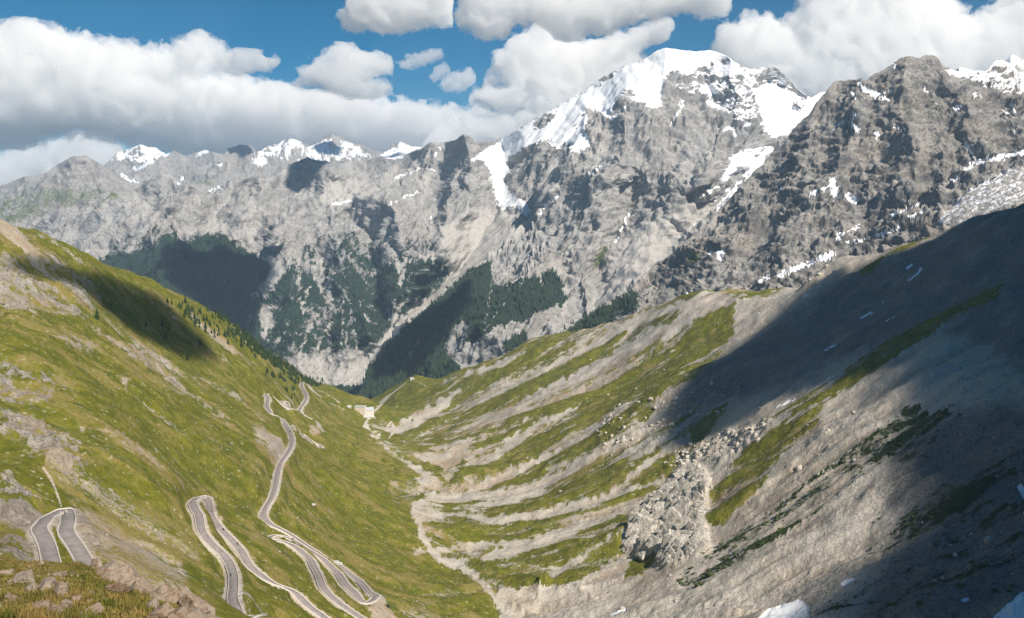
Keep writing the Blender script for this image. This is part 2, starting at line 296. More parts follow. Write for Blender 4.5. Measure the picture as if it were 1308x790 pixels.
for p, v_ in [([(0,322),(-150,300),(-150,400),(0,398),(60,400),(110,404),(135,382),(110,352),(60,330)], .75), ([(-50,452),(30,460),(62,478),(72,498),(60,518),(-50,512)], .85), ([(75,428),(105,428),(145,445),(120,452),(80,445)], .6),
              ([(160,438),(200,445),(225,470),(200,478),(165,460)], .6), ([(20,528),(40,530),(75,560),(120,590),(105,606),(60,590),(25,560),(-30,545),(-30,520)], .9), ([(-50,598),(12,602),(40,628),(64,652),(44,660),(34,676),(-50,664)], .95),
              ([(-50,690),(38,690),(48,716),(-50,730)], 1.0), ([(92,655),(115,660),(125,690),(140,712),(115,716),(100,690)], .55), ([(190,470),(230,485),(245,520),(215,515)], .4), ([(330,545),(352,556),(372,572),(350,592),(330,575)], .5),
              ([(50,315),(75,325),(85,340),(62,338)], .7), ([(25,292),(60,300),(52,312)], .5), ([(215,470),(228,478),(232,505),(215,498)], .6), ([(255,545),(290,560),(320,585),(300,600)], .35)]:
    ROCK.poly(p, v_ * .88, 3)
ROCK.poly([(798,692),(808,664),(850,622),(862,600),(890,596),(906,615),(905,640),(898,664),(905,700),(885,716),(850,727),(828,712)], 1, 2)
ROCK.poly([(845,600),(862,575),(900,560),(950,545),(990,535),(985,548),(930,590),(900,605)], .8, 3)
ROCK.poly([(750,560),(775,520),(850,500),(930,470),(960,500),(880,560),(820,580),(790,600)], .45, 8)
ROCK.poly([(960,640),(1010,590),(1060,540),(1090,535),(1060,575),(1010,610),(980,640),(930,690)], .4, 5)
ROCK.poly([(1000,330),(1110,352),(1060,372),(1010,366)], .5, 4)
ROCK.poly([(1080,720),(1200,660),(1308,560),(1400,540),(1400,700),(1200,760)], .3, 12)
BARE = Chart()     # tan stony ground on the left flank
for p, v_ in [([(92,655),(130,655),(180,688),(235,722),(245,760),(200,760),(150,735),(115,715)], .75), ([(60,590),(110,612),(180,640),(250,690),(262,722),(225,712),(150,668),(90,640)], .55), ([(60,580),(95,588),(80,620),(60,610)], .6),
              ([(0,270),(20,290),(55,325),(45,330),(5,300),(-60,270)], .9), ([(60,470),(90,490),(110,510),(70,490)], .8), ([(145,476),(168,484),(160,490)], 1), ([(322,540),(360,560),(372,578),(350,590),(325,570)], .6),
              ([(330,670),(342,676),(338,690),(318,684)], .5), ([(395,545),(412,550),(408,556),(398,552)], 1), ([(400,540),(412,545),(410,552),(398,550)], 1), ([(383,752),(400,750),(420,765),(405,768)], .5), ([(-60,640),(30,640),(60,656),(30,690),(-60,690)], .5),
              ([(486,768),(510,790),(530,810),(480,800),(470,775)], 1), ([(262,655),(270,650),(284,668),(280,674)], 1), ([(538,760),(600,790),(560,800),(520,780)], .4)]:
    BARE.poly(p, v_ * (.58 if v_ < .9 else 1), 3 if v_ < .9 else 1)
for l in [[(120,420),(170,450),(240,500),(300,545)], [(40,545),(90,560),(105,570)], [(140,560),(180,580),(240,620)], [(250,480),(300,505),(340,540)], [(240,400),(290,440),(330,470)], [(100,545),(150,555),(200,590)], [(130,480),(190,520),(240,560)], [(200,380),(260,420),(300,452)], [(300,420),(340,458)], [(60,300),(110,340)], [(170,370),(230,410),(290,460)], [(0,380),(60,410)]]:
    BARE.line(l, 3, .6)
BARE.a = blur(BARE.a, 1, 2)
log('charts')

def poly_sd(pts, X, Y):
    p = np.array(pts, float); q = np.roll(p, -1, 0); ins = np.zeros(X.shape, bool); best = np.full(X.shape, 1e18)
    for (ax, ay), (bx, by) in zip(p, q):
        L = (bx - ax) ** 2 + (by - ay) ** 2 + 1e-9; t = np.clip(((X - ax) * (bx - ax) + (Y - ay) * (by - ay)) / L, 0, 1)
        best = np.minimum(best, (X - ax - t * (bx - ax)) ** 2 + (Y - ay - t * (by - ay)) ** 2)
        if ay != by: ins ^= ((ay > Y) != (by > Y)) & (X < (bx - ax) * (Y - ay) / (by - ay) + ax)
    return np.sqrt(best) * np.where(ins, 1, -1)

# ------------------------------------------------------------------ mesh builders
def grid_faces(h, w_):
    i, j = np.meshgrid(np.arange(h - 1), np.arange(w_ - 1), indexing='ij'); a = (i * w_ + j).ravel()
    return np.stack([a, a + 1, a + w_ + 1, a + w_], 1)
def mesh_from(name, V, Fc, mat, attrs=None, smooth=True, parent=None, **props):
    V = np.asarray(V, np.float32); Fc = np.asarray(Fc, np.int32); k = Fc.shape[1]
    me = bpy.data.meshes.new(name); me.vertices.add(len(V)); me.vertices.foreach_set('co', V.ravel())
    me.loops.add(Fc.size); me.loops.foreach_set('vertex_index', Fc.ravel())
    me.polygons.add(len(Fc)); me.polygons.foreach_set('loop_start', np.arange(0, Fc.size, k, dtype=np.int32))
    me.update(calc_edges=True)
    if smooth: me.polygons.foreach_set('use_smooth', np.ones(len(Fc), bool))
    for n, A in (attrs or {}).items():
        at = me.attributes.new(n, 'FLOAT_COLOR', 'POINT'); B = np.ones((len(V), 4), np.float32); B[:, :A.shape[1]] = A; at.data.foreach_set('color', B.ravel())
    if mat: me.materials.append(mat)
    o = bpy.data.objects.new(name, me); col.objects.link(o)
    if parent: o.parent = parent
    for n, v in props.items(): o[n] = v
    return o
def normals(P):
    a = np.gradient(P, axis=1); b = np.gradient(P, axis=0); n = np.cross(a, b); n /= np.linalg.norm(n, axis=-1, keepdims=True) + 1e-9
    n *= np.sign(n[..., 2:3] + 1e-9); return n

# ------------------------------------------------------------------ materials
class N:
    def __init__(s, name):
        s.m = bpy.data.materials.new(name); s.m.use_nodes = True; s.t = s.m.node_tree; s.t.nodes.clear()
    def n(s, ty, **kw):
        x = s.t.nodes.new(ty)
        for k, v in kw.items(): setattr(x, k, v)
        return x
    def l(s, a, b): s.t.links.new(a, b)
    def setin(s, sock, v):
        if hasattr(v, 'is_output'): s.l(v, sock)
        else: sock.default_value = v
    def noise(s, scale, det=4, rough=.6, vec=None, off=None, dim='3D'):
        x = s.n('ShaderNodeTexNoise', noise_dimensions=dim); x.inputs['Scale'].default_value = scale; x.inputs['Detail'].default_value = det; x.inputs['Roughness'].default_value = rough
        if vec is not None: s.l(vec, x.inputs['Vector'])
        return x.outputs[0]
    def math(s, op, a, b=0.0, c=None, clamp=False):
        x = s.n('ShaderNodeMath', operation=op, use_clamp=clamp); s.setin(x.inputs[0], a); s.setin(x.inputs[1], b)
        if c is not None: s.setin(x.inputs[2], c)
        return x.outputs[0]
    def mix(s, f, a, b, bt='MIX'):
        x = s.n('ShaderNodeMix', data_type='RGBA', blend_type=bt); s.setin(x.inputs[0], f)
        for k, v in ((6, a), (7, b)):
            if isinstance(v, tuple): v = (*v, 1)
            s.setin(x.inputs[k], v)
        return x.outputs[2]
    def range(s, v, a, b, c=0.0, d=1.0, smooth=False):
        x = s.n('ShaderNodeMapRange', interpolation_type='SMOOTHSTEP' if smooth else 'LINEAR'); s.setin(x.inputs[0], v)
        for k, q in zip((1, 2, 3, 4), (a, b, c, d)): x.inputs[k].default_value = q
        return x.outputs[0]
    def finish(s, color, rough=.95, bump=None, strength=.5, dist=1.0, spec=.1):
        p = s.n('ShaderNodeBsdfPrincipled'); o = s.n('ShaderNodeOutputMaterial')
        s.setin(p.inputs['Base Color'], (*color, 1) if isinstance(color, tuple) else color); s.setin(p.inputs['Roughness'], rough); p.inputs['Specular IOR Level'].default_value = spec
        if bump is not None:
            b = s.n('ShaderNodeBump'); b.inputs['Strength'].default_value = strength; b.inputs['Distance'].default_value = dist; s.l(bump, b.inputs['Height']); s.l(b.outputs[0], p.inputs['Normal'])
        s.l(p.outputs[0], o.inputs[0]); return s.m
    def attr(s, name):
        a = s.n('ShaderNodeAttribute', attribute_name=name); x = s.n('ShaderNodeSeparateColor'); s.l(a.outputs['Color'], x.inputs[0]); return list(x.outputs) + [a.outputs['Alpha']]

def ground_material(name, scales, rockA, rockB, rockD, grassA, grassB, dry, wood, pale, brown, bumpd, stratum=0.0):
    """cover attribute = (grass, wood, snow), extra attribute = (pale scree, brown or dry, shrub)"""
    m = N(name); pos = m.n('ShaderNodeNewGeometry').outputs['Position']
    big = m.noise(scales[0], 5, .6, pos); mid = m.noise(scales[1], 5, .65, pos); fine = m.noise(scales[2], 5, .72, pos)
    vo = m.n('ShaderNodeTexVoronoi', feature='F1'); m.l(pos, vo.inputs['Vector']); vo.inputs['Scale'].default_value = scales[2] * 1.3
    cells = m.n('ShaderNodeSeparateColor'); m.l(vo.outputs['Color'], cells.inputs[0]); cell = cells.outputs[0]
    cv = m.attr('cover'); ex = m.attr('extra')
    rock = m.mix(m.range(mid, .38, .62), rockA, rockB)
    rock = m.mix(m.range(big, .45, .65, 0, .6), rock, brown)
    rock = m.mix(m.range(fine, .50, .40, 0, .9), rock, rockD)
    rock = m.mix(m.range(cell, .70, 1.0, 0, .5), rock, pale)
    if stratum:
        mp = m.n('ShaderNodeMapping'); mp.inputs['Scale'].default_value = (.2, .2, 1); mp.inputs['Rotation'].default_value = (.25, .55, 0); m.l(pos, mp.inputs[0])
        st = m.noise(scales[1] * 1.6, 5, .65, mp.outputs[0]); rock = m.mix(m.range(st, .54, .42, 0, stratum), rock, rockD)
    rock = m.mix(m.math('MULTIPLY', ex[1], .7), rock, brown)
    pl = m.mix(m.range(fine, .36, .64), tuple(c * .74 for c in pale), pale); pl = m.mix(m.range(mid, .4, .6, 0, .35), pl, tuple(c * .7 for c in pale))
    rock = m.mix(ex[0], rock, pl)
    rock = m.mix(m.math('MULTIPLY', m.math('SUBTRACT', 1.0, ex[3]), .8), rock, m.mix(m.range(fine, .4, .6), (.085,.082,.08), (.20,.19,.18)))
    def edge(att, k, n_, lo=.38, hi=.62): return m.range(m.math('ADD', att, m.math('MULTIPLY', m.math('SUBTRACT', n_, .5), k)), lo, hi, smooth=True)
    gcol = m.mix(m.range(mid, .38, .62), grassA, grassB); gcol = m.mix(edge(ex[1], 1.6, mid, .3, .8), gcol, dry)
    gcol = m.mix(m.range(fine, .50, .36, 0, .45), gcol, tuple(c * .38 for c in grassA)); gcol = m.mix(m.range(cell, .94, .98, 0, .3), gcol, pale)
    c = m.mix(edge(cv[0], 1.5, fine), rock, gcol)
    c = m.mix(edge(ex[2], 1.3, fine), c, (.035, .05, .02))
    wc = m.mix(m.range(fine, .38, .62), tuple(x * .55 for x in wood), tuple(x * 1.5 for x in wood))
    c = m.mix(edge(cv[1], 1.3, fine), c, wc)
    c = m.mix(edge(cv[2], .5, fine, .42, .58), c, (.84, .86, .90))
    h = m.math('ADD', m.math('MULTIPLY', mid, .8), m.math('MULTIPLY', fine, .35))
    h = m.math('MULTIPLY', h, m.math('SUBTRACT', 1.0, m.math('MULTIPLY', cv[2], .85)))
    return m.finish(c, .95, h, 1.0, bumpd)
MAT_NEAR = ground_material('valley_ground', (.012, .07, .42), (.42,.395,.36), (.55,.525,.48), (.19,.178,.162), (.097,.110,.013), (.183,.178,.022), (.235,.195,.058), (.02,.035,.018), (.61,.56,.48), (.33,.24,.145), 3.4)
MAT_PEAK = ground_material('pale_limestone', (.0022, .011, .055), (.285,.282,.28), (.37,.368,.365), (.17,.17,.172), (.10,.12,.05), (.13,.14,.06), (.2,.18,.1), (.020,.038,.027), (.50,.48,.455), (.34,.31,.285), 13, .4)
MAT_CRAG = ground_material('dark_gneiss', (.003, .016, .085), (.195,.19,.183), (.29,.284,.275), (.08,.08,.08), (.10,.12,.03), (.13,.14,.04), (.2,.18,.08), (.018,.032,.018), (.44,.415,.385), (.30,.245,.19), 10, .75)
MAT_FAR = ground_material('far_rock', (.0012, .006, .03), (.26,.25,.235), (.34,.33,.31), (.15,.145,.145), (.11,.13,.06), (.14,.15,.08), (.2,.18,.1), (.02,.035,.03), (.44,.42,.40), (.33,.27,.23), 25, .3)

# ------------------------------------------------------------------ far mountains: surfaces with a foot, a crest and a back
def interp_line(pts, u):
    p = np.array(pts, float); return np.interp(u, p[:, 0], p[:, 1])
def rib_field(ribs, u, v, ymean):
    """Ribs (+) and couloirs (-): polylines with a half width and a height in metres, each a tent in cross section."""
    out = np.zeros_like(u)
    for pts, wd, amp in ribs:
        best = np.full(u.shape, 1e9); 
        for (ax, ay), (bx, by) in zip(pts[:-1], pts[1:]):
            L = (bx - ax) ** 2 + (by - ay) ** 2; t = np.clip(((u - ax) * (bx - ax) + (v - ay) * (by - ay)) / L, 0, 1)
            best = np.minimum(best, np.hypot(u - ax - t * (bx - ax), v - ay - t * (by - ay)))
        q = np.clip(1 - best / wd, 0, 1); amp = np.sign(amp) * min(abs(amp), 1.5 * wd * ymean / FPX); out += amp * (q * .75 + q * q * .25)
    return out
SURF = {}
def mountain(name, u0, u1, nu, top, bottom, nt_, depth, ribs, mat, label, amp, scale, ragged=2.0, seed=0, gully=1.0, chisel=1.0, flowsteps=22, back=14, ribk=1.0, strata=None):
    u = np.linspace(u0, u1, nu); jag = (fbm2(u / 14.0 + seed * 7.7, u * 0 + seed, 5, .6)) * ragged
    vt = interp_line(top, u) - jag * np.clip((u - u0) / 8, 0, 1); vb = np.maximum(interp_line(bottom, u), vt + 6)
    t = np.linspace(0, 1, nt_)[:, None]
    U = np.broadcast_to(u, (nt_, nu)).copy(); Vv = vb * (1 - t) + vt * t
    m = tps_fit([(p[0], p[1]) for p in depth], [p[2] for p in depth], 1.0)
    Y = tps_eval(m, U, Vv)
    wu = U + 5 * fbm2(U / 30 + seed, Vv / 30, 3); wv = Vv + 5 * fbm2(U / 30 - 9, Vv / 30 + seed, 3)
    Y = Y - ribk * rib_field(ribs, wu, wv, float(Y.mean()))
    a, s = ray(U, Vv); P = np.stack([a * Y, Y, s * Y], -1)
    n = normals(blur3(P, 6)); sx, sy, sz = P[..., 0] / scale, P[..., 1] / scale, P[..., 2] / scale
    d = ridged3(sx + seed, sy * .8, sz * .55, 6, .52)
    crestfade = np.clip((1 - t) * nt_ / 14, 0.12, 1)
    soft = 1 - 0.8 * sstep(.3, .9, blur(np.clip(SNOW.at(U, Vv) + PALE.at(U, Vv) * .9 + ICE.at(U, Vv), 0, 1), 2, 1))
    P = P + n * (amp * (d - .35 * np.abs(fbm3(sx * 3.1, sy * 2.4, sz * .9, 3, .6))) * crestfade * soft)[..., None]
    # second, finer layer: chiselled faces
    d2 = fbm3(P[..., 0] / scale * 6, P[..., 1] / scale * 6, P[..., 2] / scale * 4, 4, .6)
    c2 = np.abs(fbm3(P[..., 0] / scale * 2.6 + 5, P[..., 1] / scale * 2.6, P[..., 2] / scale * 5.5, 3, .55))
    P = P + n * (amp * (.24 * d2 - .42 * c2) * chisel * crestfade * soft)[..., None]
    band = 0 * U
    if strata:                                   # tilted beds: ledges and risers
        k_, L_, A_ = strata; c_ = (P[..., 2] + k_ * P[..., 0] + .1 * P[..., 1]) / L_ + .9 * fbm2(P[..., 0] / (L_ * 7), P[..., 2] / (L_ * 7) + seed, 3) + .18 * d2
        s1 = c_ - np.floor(c_); c3 = c_ * 2.7 + .3; s2_ = c3 - np.floor(c3); on = sstep(-.25, .35, fbm2(U / 45 + seed, Vv / 30, 3)) * soft
        P = P + n * (A_ * (s1 ** 1.6 - .4 + .35 * (s2_ - .5)) * on * crestfade)[..., None]; band = (sstep(.72, .95, s1) + .6 * sstep(.6, .9, s2_)) * on
    f1 = flow_streaks(P, flowsteps, seed + 3, 1); f2 = flow_streaks(P, flowsteps * 2, seed + 4, 3)
    P = P + n * (gully * amp * (.055 * f1 + .10 * f2) * crestfade * (.25 + .75 * soft))[..., None]
    uu, vv = proj(P[..., 0], P[..., 1], P[..., 2])
    hn = fbm2(uu / 5.0 + seed, vv / 5.0, 4, .65)
    ju = uu + 3.0 * hn; jv = vv + 3.0 * fbm2(uu / 6 + 40, vv / 6 + 11, 4, .6)
    slope = np.clip(1 - normals(P)[..., 2], 0, 1)
    snow = SNOW.at(ju, jv); hollow = d2 * .3 + hn * .25 + f1 * .05
    snow = np.clip(snow + np.where((snow > .08) & (snow < .92), 1, .25) * (hollow * .9 - (slope - .45) * .9 * sstep(.95, .5, snow)), 0, 1) * (snow > .06)
    if name == 'crag_mountain': snow = snow * (1 - Chart().poly([(1085,95),(1066,118),(1045,148),(1014,184),(994,205),(962,240),(930,275),(890,312),(840,348),(700,430),(700,60)], 1, 1).at(uu, vv))
    ice = ICE.at(ju, jv); 
    wood = WOOD.at(ju, jv); wood = np.clip(wood + np.where(wood > .05, 1, 0) * (f1 * .16 + f2 * .14 + hn * .30) * sstep(1.0, .6, wood), 0, 1)
    grass = GRASS.at(ju, jv); grass = np.clip(grass + (f1 * .10 + f2 * .08) * (grass > .05), 0, 1)
    pale = np.clip(PALE.at(ju, jv) + .18 * f2 + .20 * f1 + .25 * fbm2(uu / 40, vv / 40, 3) - .9 * (slope - .42), 0, 1)
    brown = np.clip(BROWN.at(ju, jv) + .35 * fbm2(uu / 25 + 3, vv / 25, 3) - .05, 0, 1)
    cover = np.stack([grass, wood, np.clip(snow, 0, 1)], -1); extra = np.stack([np.clip(pale + ice, 0, 1), brown * (1 - ice), 0 * pale, 1 - np.clip(.95 * (slope - .40) + .38 * band + .30 * fbm2(uu / 22 + seed, vv / 16, 4) - .5 * np.clip(pale, 0, 1) - .05 * f1, 0, .58) * (1 - ice)], -1)
    if ice.max() > .1: cover[..., 2] = np.clip(cover[..., 2] + ice * (.47 + .16 * f1 + .2 * hn), 0, 1)
    # the back of the mountain falls away behind the crest
    B = []
    for k in range(1, back + 1):
        st = 12.0 * k ** 1.7 * (scale / 200.0); q = P[-1].copy(); Yn = q[:, 1] + st; q[:, 0] *= Yn / q[:, 1]; q[:, 2] -= st * .75 - 5; q[:, 1] = Yn; B.append(q)
    P = np.concatenate([P, np.array(B)]); cover = np.concatenate([cover, np.repeat(cover[-1:], back, 0)]); extra = np.concatenate([extra, np.repeat(extra[-1:], back, 0)])
    SURF[name] = (P[:nt_], wood)
    o = mesh_from(name, P.reshape(-1, 3), grid_faces(*P.shape[:2]), mat, {'cover': cover.reshape(-1, 3), 'extra': extra.reshape(-1, 4)}, kind='structure')
    o['label'] = label
    log(name); return o
def blur3(P, r): return np.stack([blur(P[..., k], r, 1) for k in range(3)], -1)

Q = 0.80    # grid density
mountain('distant_mountain_range', 100, 620, int(560 * Q), [(90,240),(130,214),(150,194),(178,184),(200,188),(212,197),(222,192),(240,198),(262,192),(275,194),(285,197),(292,190),(307,185),(320,186),(328,192),(340,186),(356,182),(372,175),(385,180),(398,186),(412,178),(425,171),(432,172),(450,182),(462,183),(480,192),(494,193),(500,186),(512,181),(525,187),(560,190),(640,195)],
         [(90,262),(640,262)], int(80 * Q), [(90,195,14000),(330,190,13500),(640,190,13000),(90,262,10500),(330,262,9800),(640,262,9600)],
         [([(178,184),(200,250)], 26, 420), ([(270,193),(300,250)], 26, 420), ([(307,185),(320,215)], 16, 350), ([(425,171),(420,215)], 24, 500), ([(372,175),(372,215)], 20, 350), ([(512,181),(512,210)], 16, 300), ([(240,198),(225,250)], 14, -300)],
         MAT_FAR, 'distant grey mountain range with snow fields on its north faces', 110, 900, 1.6, 1)
mountain('green_mountain', -170, 215, int(360 * Q), [(-170,268),(0,238),(30,226),(57,222),(68,214),(80,206),(92,200),(108,199),(118,204),(125,209),(140,218),(180,236),(215,262)],
         [(-170,320),(215,320)], int(100 * Q), [(-170,262,10500),(95,200,10200),(215,262,9800),(-170,320,8600),(95,320,8000),(215,320,8000)],
         [([(95,200),(60,235),(30,290)], 34, 380), ([(110,200),(130,240),(150,300)], 30, 380), ([(30,226),(-20,290)], 26, 250), ([(75,215),(90,290)], 14, -160)],
         MAT_FAR, 'far green shouldered mountain at the left below the clouds', 70, 700, 1.0, 2)
mountain('scree_mountain', -170, 830, int(760 * Q), [(-170,296),(0,277),(55,269),(78,270),(90,262),(120,250),(145,243),(170,242),(187,232),(205,222),(215,222),(240,236),(262,247),(285,243),(300,236),(318,227),(335,223),(350,226),(360,218),(375,208),(392,200),(410,206),(430,208),(450,206),(470,203),(500,201),(520,196),(550,183),(568,181),(580,180),(592,171),(600,175),(608,181),(625,182),(640,177),(665,164),(690,148),(710,138),(740,120),(770,98),(800,84),(815,90),(830,110)],
         [(-170,420),(0,430),(300,500),(420,535),(480,540),(560,470),(700,300),(830,200)], int(430 * Q),
         [(-170,296,8200),(0,277,8000),(205,222,7900),(262,247,7300),(392,200,8000),(500,201,8000),(592,171,7400),(640,178,7100),(740,120,6900),(800,84,6800),(830,110,6900),(0,400,5600),(200,320,6300),(200,430,5200),(340,300,6600),(330,440,4900),(450,300,6500),(480,400,5300),(450,470,4650),(470,535,4000),(300,500,4400),(600,290,6000),(640,270,6100),(560,370,5200),(700,300,5900),(700,200,6500),(830,200,6600)],
         [([(205,222),(190,300),(210,400)], 70, 420), ([(335,223),(328,270),(290,300)], 34, 260), ([(300,236),(262,300),(240,340)], 30, -180), ([(392,200),(470,250),(520,275)], 40, 300), ([(500,262),(512,330),(500,420)], 46, 330), ([(592,171),(575,230),(562,320)], 36, 420), ([(592,171),(612,230)], 22, 200),
          ([(360,300),(380,400),(370,470)], 40, 260), ([(497,300),(512,350),(508,440)], 12, -90), ([(425,270),(430,360),(440,440)], 34, 240), ([(640,190),(640,260),(590,340),(500,420)], 30, -320), ([(412,328),(410,380),(402,456)], 9, -55), ([(381,330),(386,400)], 9, -50), ([(402,403),(378,466)], 8, -45),
          ([(750,140),(700,200),(690,260)], 18, 140), ([(240,300),(250,420)], 30, 200), ([(145,243),(100,330)], 34, 240), ([(78,270),(60,340)], 24, 150), ([(170,242),(225,300),(235,350)], 26, -260), ([(120,250),(60,300),(40,330)], 24, 200), ([(262,250),(285,290),(300,320)], 22, -240), ([(430,208),(405,255),(350,300)], 26, 260), ([(470,204),(470,250),(430,290)], 22, -220), ([(550,184),(520,230),(450,262)], 24, 260), ([(568,182),(560,240),(545,300)], 18, -180), ([(240,236),(215,262),(190,300)], 20, 200), ([(440,300),(450,360),(470,430)], 24, 200), ([(470,300),(485,360),(490,400)], 18, -150), ([(540,300),(530,350)], 22, 160), ([(600,215),(600,250),(590,280)], 18, 160)],
         MAT_PEAK, 'broad pale grey scree mountain across the deep valley with dark woods on its foot', 40, 400, 1.2, 3, 2.6, .9, ribk=1.15, strata=(.15, 110, 12))
mountain('snowy_peak', 440, 1110, int(620 * Q), [(440,515),(466,494),(468,478),(474,464),(490,447),(515,422),(540,398),(570,372),(600,347),(625,325),(648,304),(665,287),(676,276),(681,262),(684,245),(692,228),(704,205),(715,190),(732,172),(744,152),(750,142),(760,128),(775,105),(795,86),(820,77),(840,65),(852,61),(870,64),(890,66),(905,64),(920,68),(930,72),(945,82),(958,88),(970,86),(990,86),(1000,95),(1020,113),(1037,125),(1048,118),(1055,117),(1070,134),(1110,170)],
         [(440,550),(520,540),(600,500),(700,460),(800,430),(880,410),(1000,300),(1110,250)], int(430 * Q),
         [(852,61,6500),(905,64,6500),(990,86,6300),(1037,125,6200),(1110,96,6900),(760,128,6500),(690,235,5900),(676,276,5700),(600,347,5000),(540,398,4600),(466,494,3900),(480,530,3300),(600,490,3300),(700,440,3600),(800,400,3800),(780,300,4900),(850,300,4700),(700,330,5000),(850,200,5500),(760,200,5700),(950,150,5900),(1000,170,5700),(930,240,5000),(870,330,4300),(1000,260,4800),(1110,200,5200),(1060,150,6000),(880,400,3700)],
         [([(852,61),(850,110),(870,170),(860,240)], 70, 190), ([(750,142),(735,190),(700,260)], 30, 170), ([(930,72),(940,130),(900,220)], 44, 260), ([(990,86),(970,140),(960,185)], 34, 260), ([(1000,112),(1000,175),(930,250),(860,310)], 34, -330), ([(800,130),(790,200),(720,300),(620,420)], 60, 330),
          ([(806,230),(800,280),(775,330),(760,400)], 26, -170), ([(770,205),(700,262),(668,290)], 12, -70), ([(868,140),(866,200),(830,260)], 9, -60), ([(900,90),(915,125),(940,160)], 10, -70), ([(700,345),(690,400),(640,450)], 26, 120), ([(745,330),(760,410)], 22, 130), ([(690,330),(640,420)], 20, 100),
          ([(628,362),(616,420)], 7, -35), ([(652,366),(620,422)], 7, -35), ([(580,380),(560,450)], 24, 110), ([(520,430),(500,490)], 24, 110), ([(765,140),(772,182)], 9, -130), ([(745,165),(762,182)], 7, 60)],
         MAT_PEAK, 'highest peak with a white snow cap and grey rock walls', 58, 480, 0.7, 5, 1.0, 1.0, strata=(-.28, 95, 22))
mountain('ice_ridge', 1170, 1460, int(200 * Q), [(1170,100),(1215,92),(1226,86),(1240,90),(1262,92),(1276,76),(1284,78),(1292,70),(1302,74),(1308,76),(1330,66),(1460,50)],
         [(1170,150),(1460,150)], int(50 * Q), [(1170,100,6500),(1460,50,6500),(1170,150,5800),(1460,150,5800)], [([(1226,86),(1230,120)], 14, 150), ([(1292,70),(1290,120)], 20, 200)], MAT_PEAK, 'glaciated ridge peeping out behind the dark crags at the far right', 50, 400, 1.2, 8)
mountain('crag_mountain', 700, 1470, int(620 * Q), [(700,445),(722,426),(740,412),(775,392),(800,376),(825,350),(842,334),(857,326),(880,306),(904,285),(920,266),(937,247),(952,232),(976,206),(985,195),(1005,180),(1014,164),(1036,142),(1050,122),(1058,112),(1066,104),(1075,101),(1100,100),(1108,102),(1115,97),(1126,90),(1137,84),(1142,80),(1150,75),(1162,72),(1172,73),(1180,71),(1190,71),(1197,74),(1205,83),(1220,90),(1240,93),(1262,89),(1268,81),(1275,76),(1287,78),(1295,86),(1303,96),(1312,100),(1350,92),(1470,60)],
         [(700,470),(880,415),(1000,400),(1100,385),(1200,340),(1308,300),(1470,260)], int(400 * Q),
         [(722,426,3300),(842,334,3600),(985,195,4000),(1058,112,4200),(1150,75,4200),(1200,75,4200),(1275,76,4300),(1470,60,4300),(1000,300,3200),(1100,300,2900),(900,330,3250),(880,390,2900),(1000,370,2600),(1100,345,2450),(1200,320,2350),(1300,280,2250),(1240,215,3100),(1308,200,3100),(1240,150,3600),(1130,180,3600),(1060,220,3500),(1470,240,2300),(1400,200,3000)],
         [([(1160,72),(1150,130),(1170,200),(1150,270)], 46, 260), ([(1190,71),(1230,130),(1260,180)], 34, 170), ([(1100,100),(1090,160),(1060,220),(1010,300)], 40, 200), ([(1058,112),(1020,180),(985,240),(930,300)], 30, 150), ([(1275,76),(1270,110),(1240,130)], 22, 150), ([(1205,120),(1225,180),(1245,205)], 12, -110),
          ([(1130,110),(1105,170),(1080,250)], 14, -80), ([(1180,130),(1190,200),(1180,250)], 16, -80), ([(1260,110),(1290,190)], 24, -120), ([(1000,300),(960,350),(900,370)], 24, 80), ([(1080,280),(1040,320)], 18, 70), ([(1050,200),(1000,270),(950,320)], 14, -60)],
         MAT_CRAG, 'dark rugged crag mountain at the right with scattered snow patches', 32, 230, 2.4, 11, .8, 1.0, ribk=.62, strata=(.62, 62, 17))

# ------------------------------------------------------------------ the near valley
CTRL = [(75,660,350),(0,715,330),(110,714,315),(-150,715,330),(0,600,420),(0,500,560),(0,430,700),(-150,600,420),(-150,430,700),(100,425,820),(100,600,480),(100,500,690),(200,500,850),(200,600,640),(243,640,570),(150,700,440),(200,430,1080),(100,360,1000),(0,340,900),
        (300,770,450),(300,700,550),(300,600,760),(300,560,860),(300,500,1140),(340,500,1290),(375,570,1010),(335,652,740),(480,767,650),(345,525,1190),(391,505,1620),(405,540,1400),(410,573,1170),(300,789,425),(420,790,525),(460,790,590),(550,790,700),(440,600,1250),(440,680,900),(550,780,740),
        (465,527,2350),(480,560,1850),(540,620,1350),(545,650,1200),(560,700,1010),(600,740,880),(650,790,780),
        (850,790,650),(1000,790,560),(1150,790,480),(1308,790,430),(1460,790,400),(700,700,960),(700,650,1130),(800,650,1060),(900,700,780),(900,620,980),(900,560,1130),(750,620,1180),
        (1000,700,680),(1000,600,840),(1000,500,1080),(1000,450,1270),(1000,400,1550),(1150,700,580),(1150,600,700),(1150,500,870),(1150,400,1130),(1150,345,1350),(1308,700,500),(1308,600,590),(1308,500,700),(1308,400,880),(1308,300,1120),(1460,500,640),(1460,300,1000),
        (850,500,1400),(850,450,1700),(700,600,1350),(700,550,1550),(700,500,1800),(700,450,2150),(600,600,1430),(600,550,1750),(600,500,2100),(520,560,1850),(520,520,2200),(800,560,1300),(800,500,1600),(800,440,2000)]
SKYL = [(-150,236,900),(0,283,1000),(50,296,1060),(100,316,1130),(150,343,1240),(200,369,1350),(250,396,1500),(300,424,1650),(350,457,1850),(400,488,2100),(440,510,2330)]
SKYR = [(500,503,2420),(527,484,2430),(560,488,2430),(600,469,2380),(650,452,2340),(700,429,2310),(740,424,2250),(800,402,2180),(860,384,2080),(900,374,2000),(950,373,1860),(1005,369,1740),(1040,362,1640),(1065,340,1600),(1100,330,1560),(1150,318,1500),(1200,301,1440),(1250,283,1370),(1308,260,1300),(1460,190,1200)]
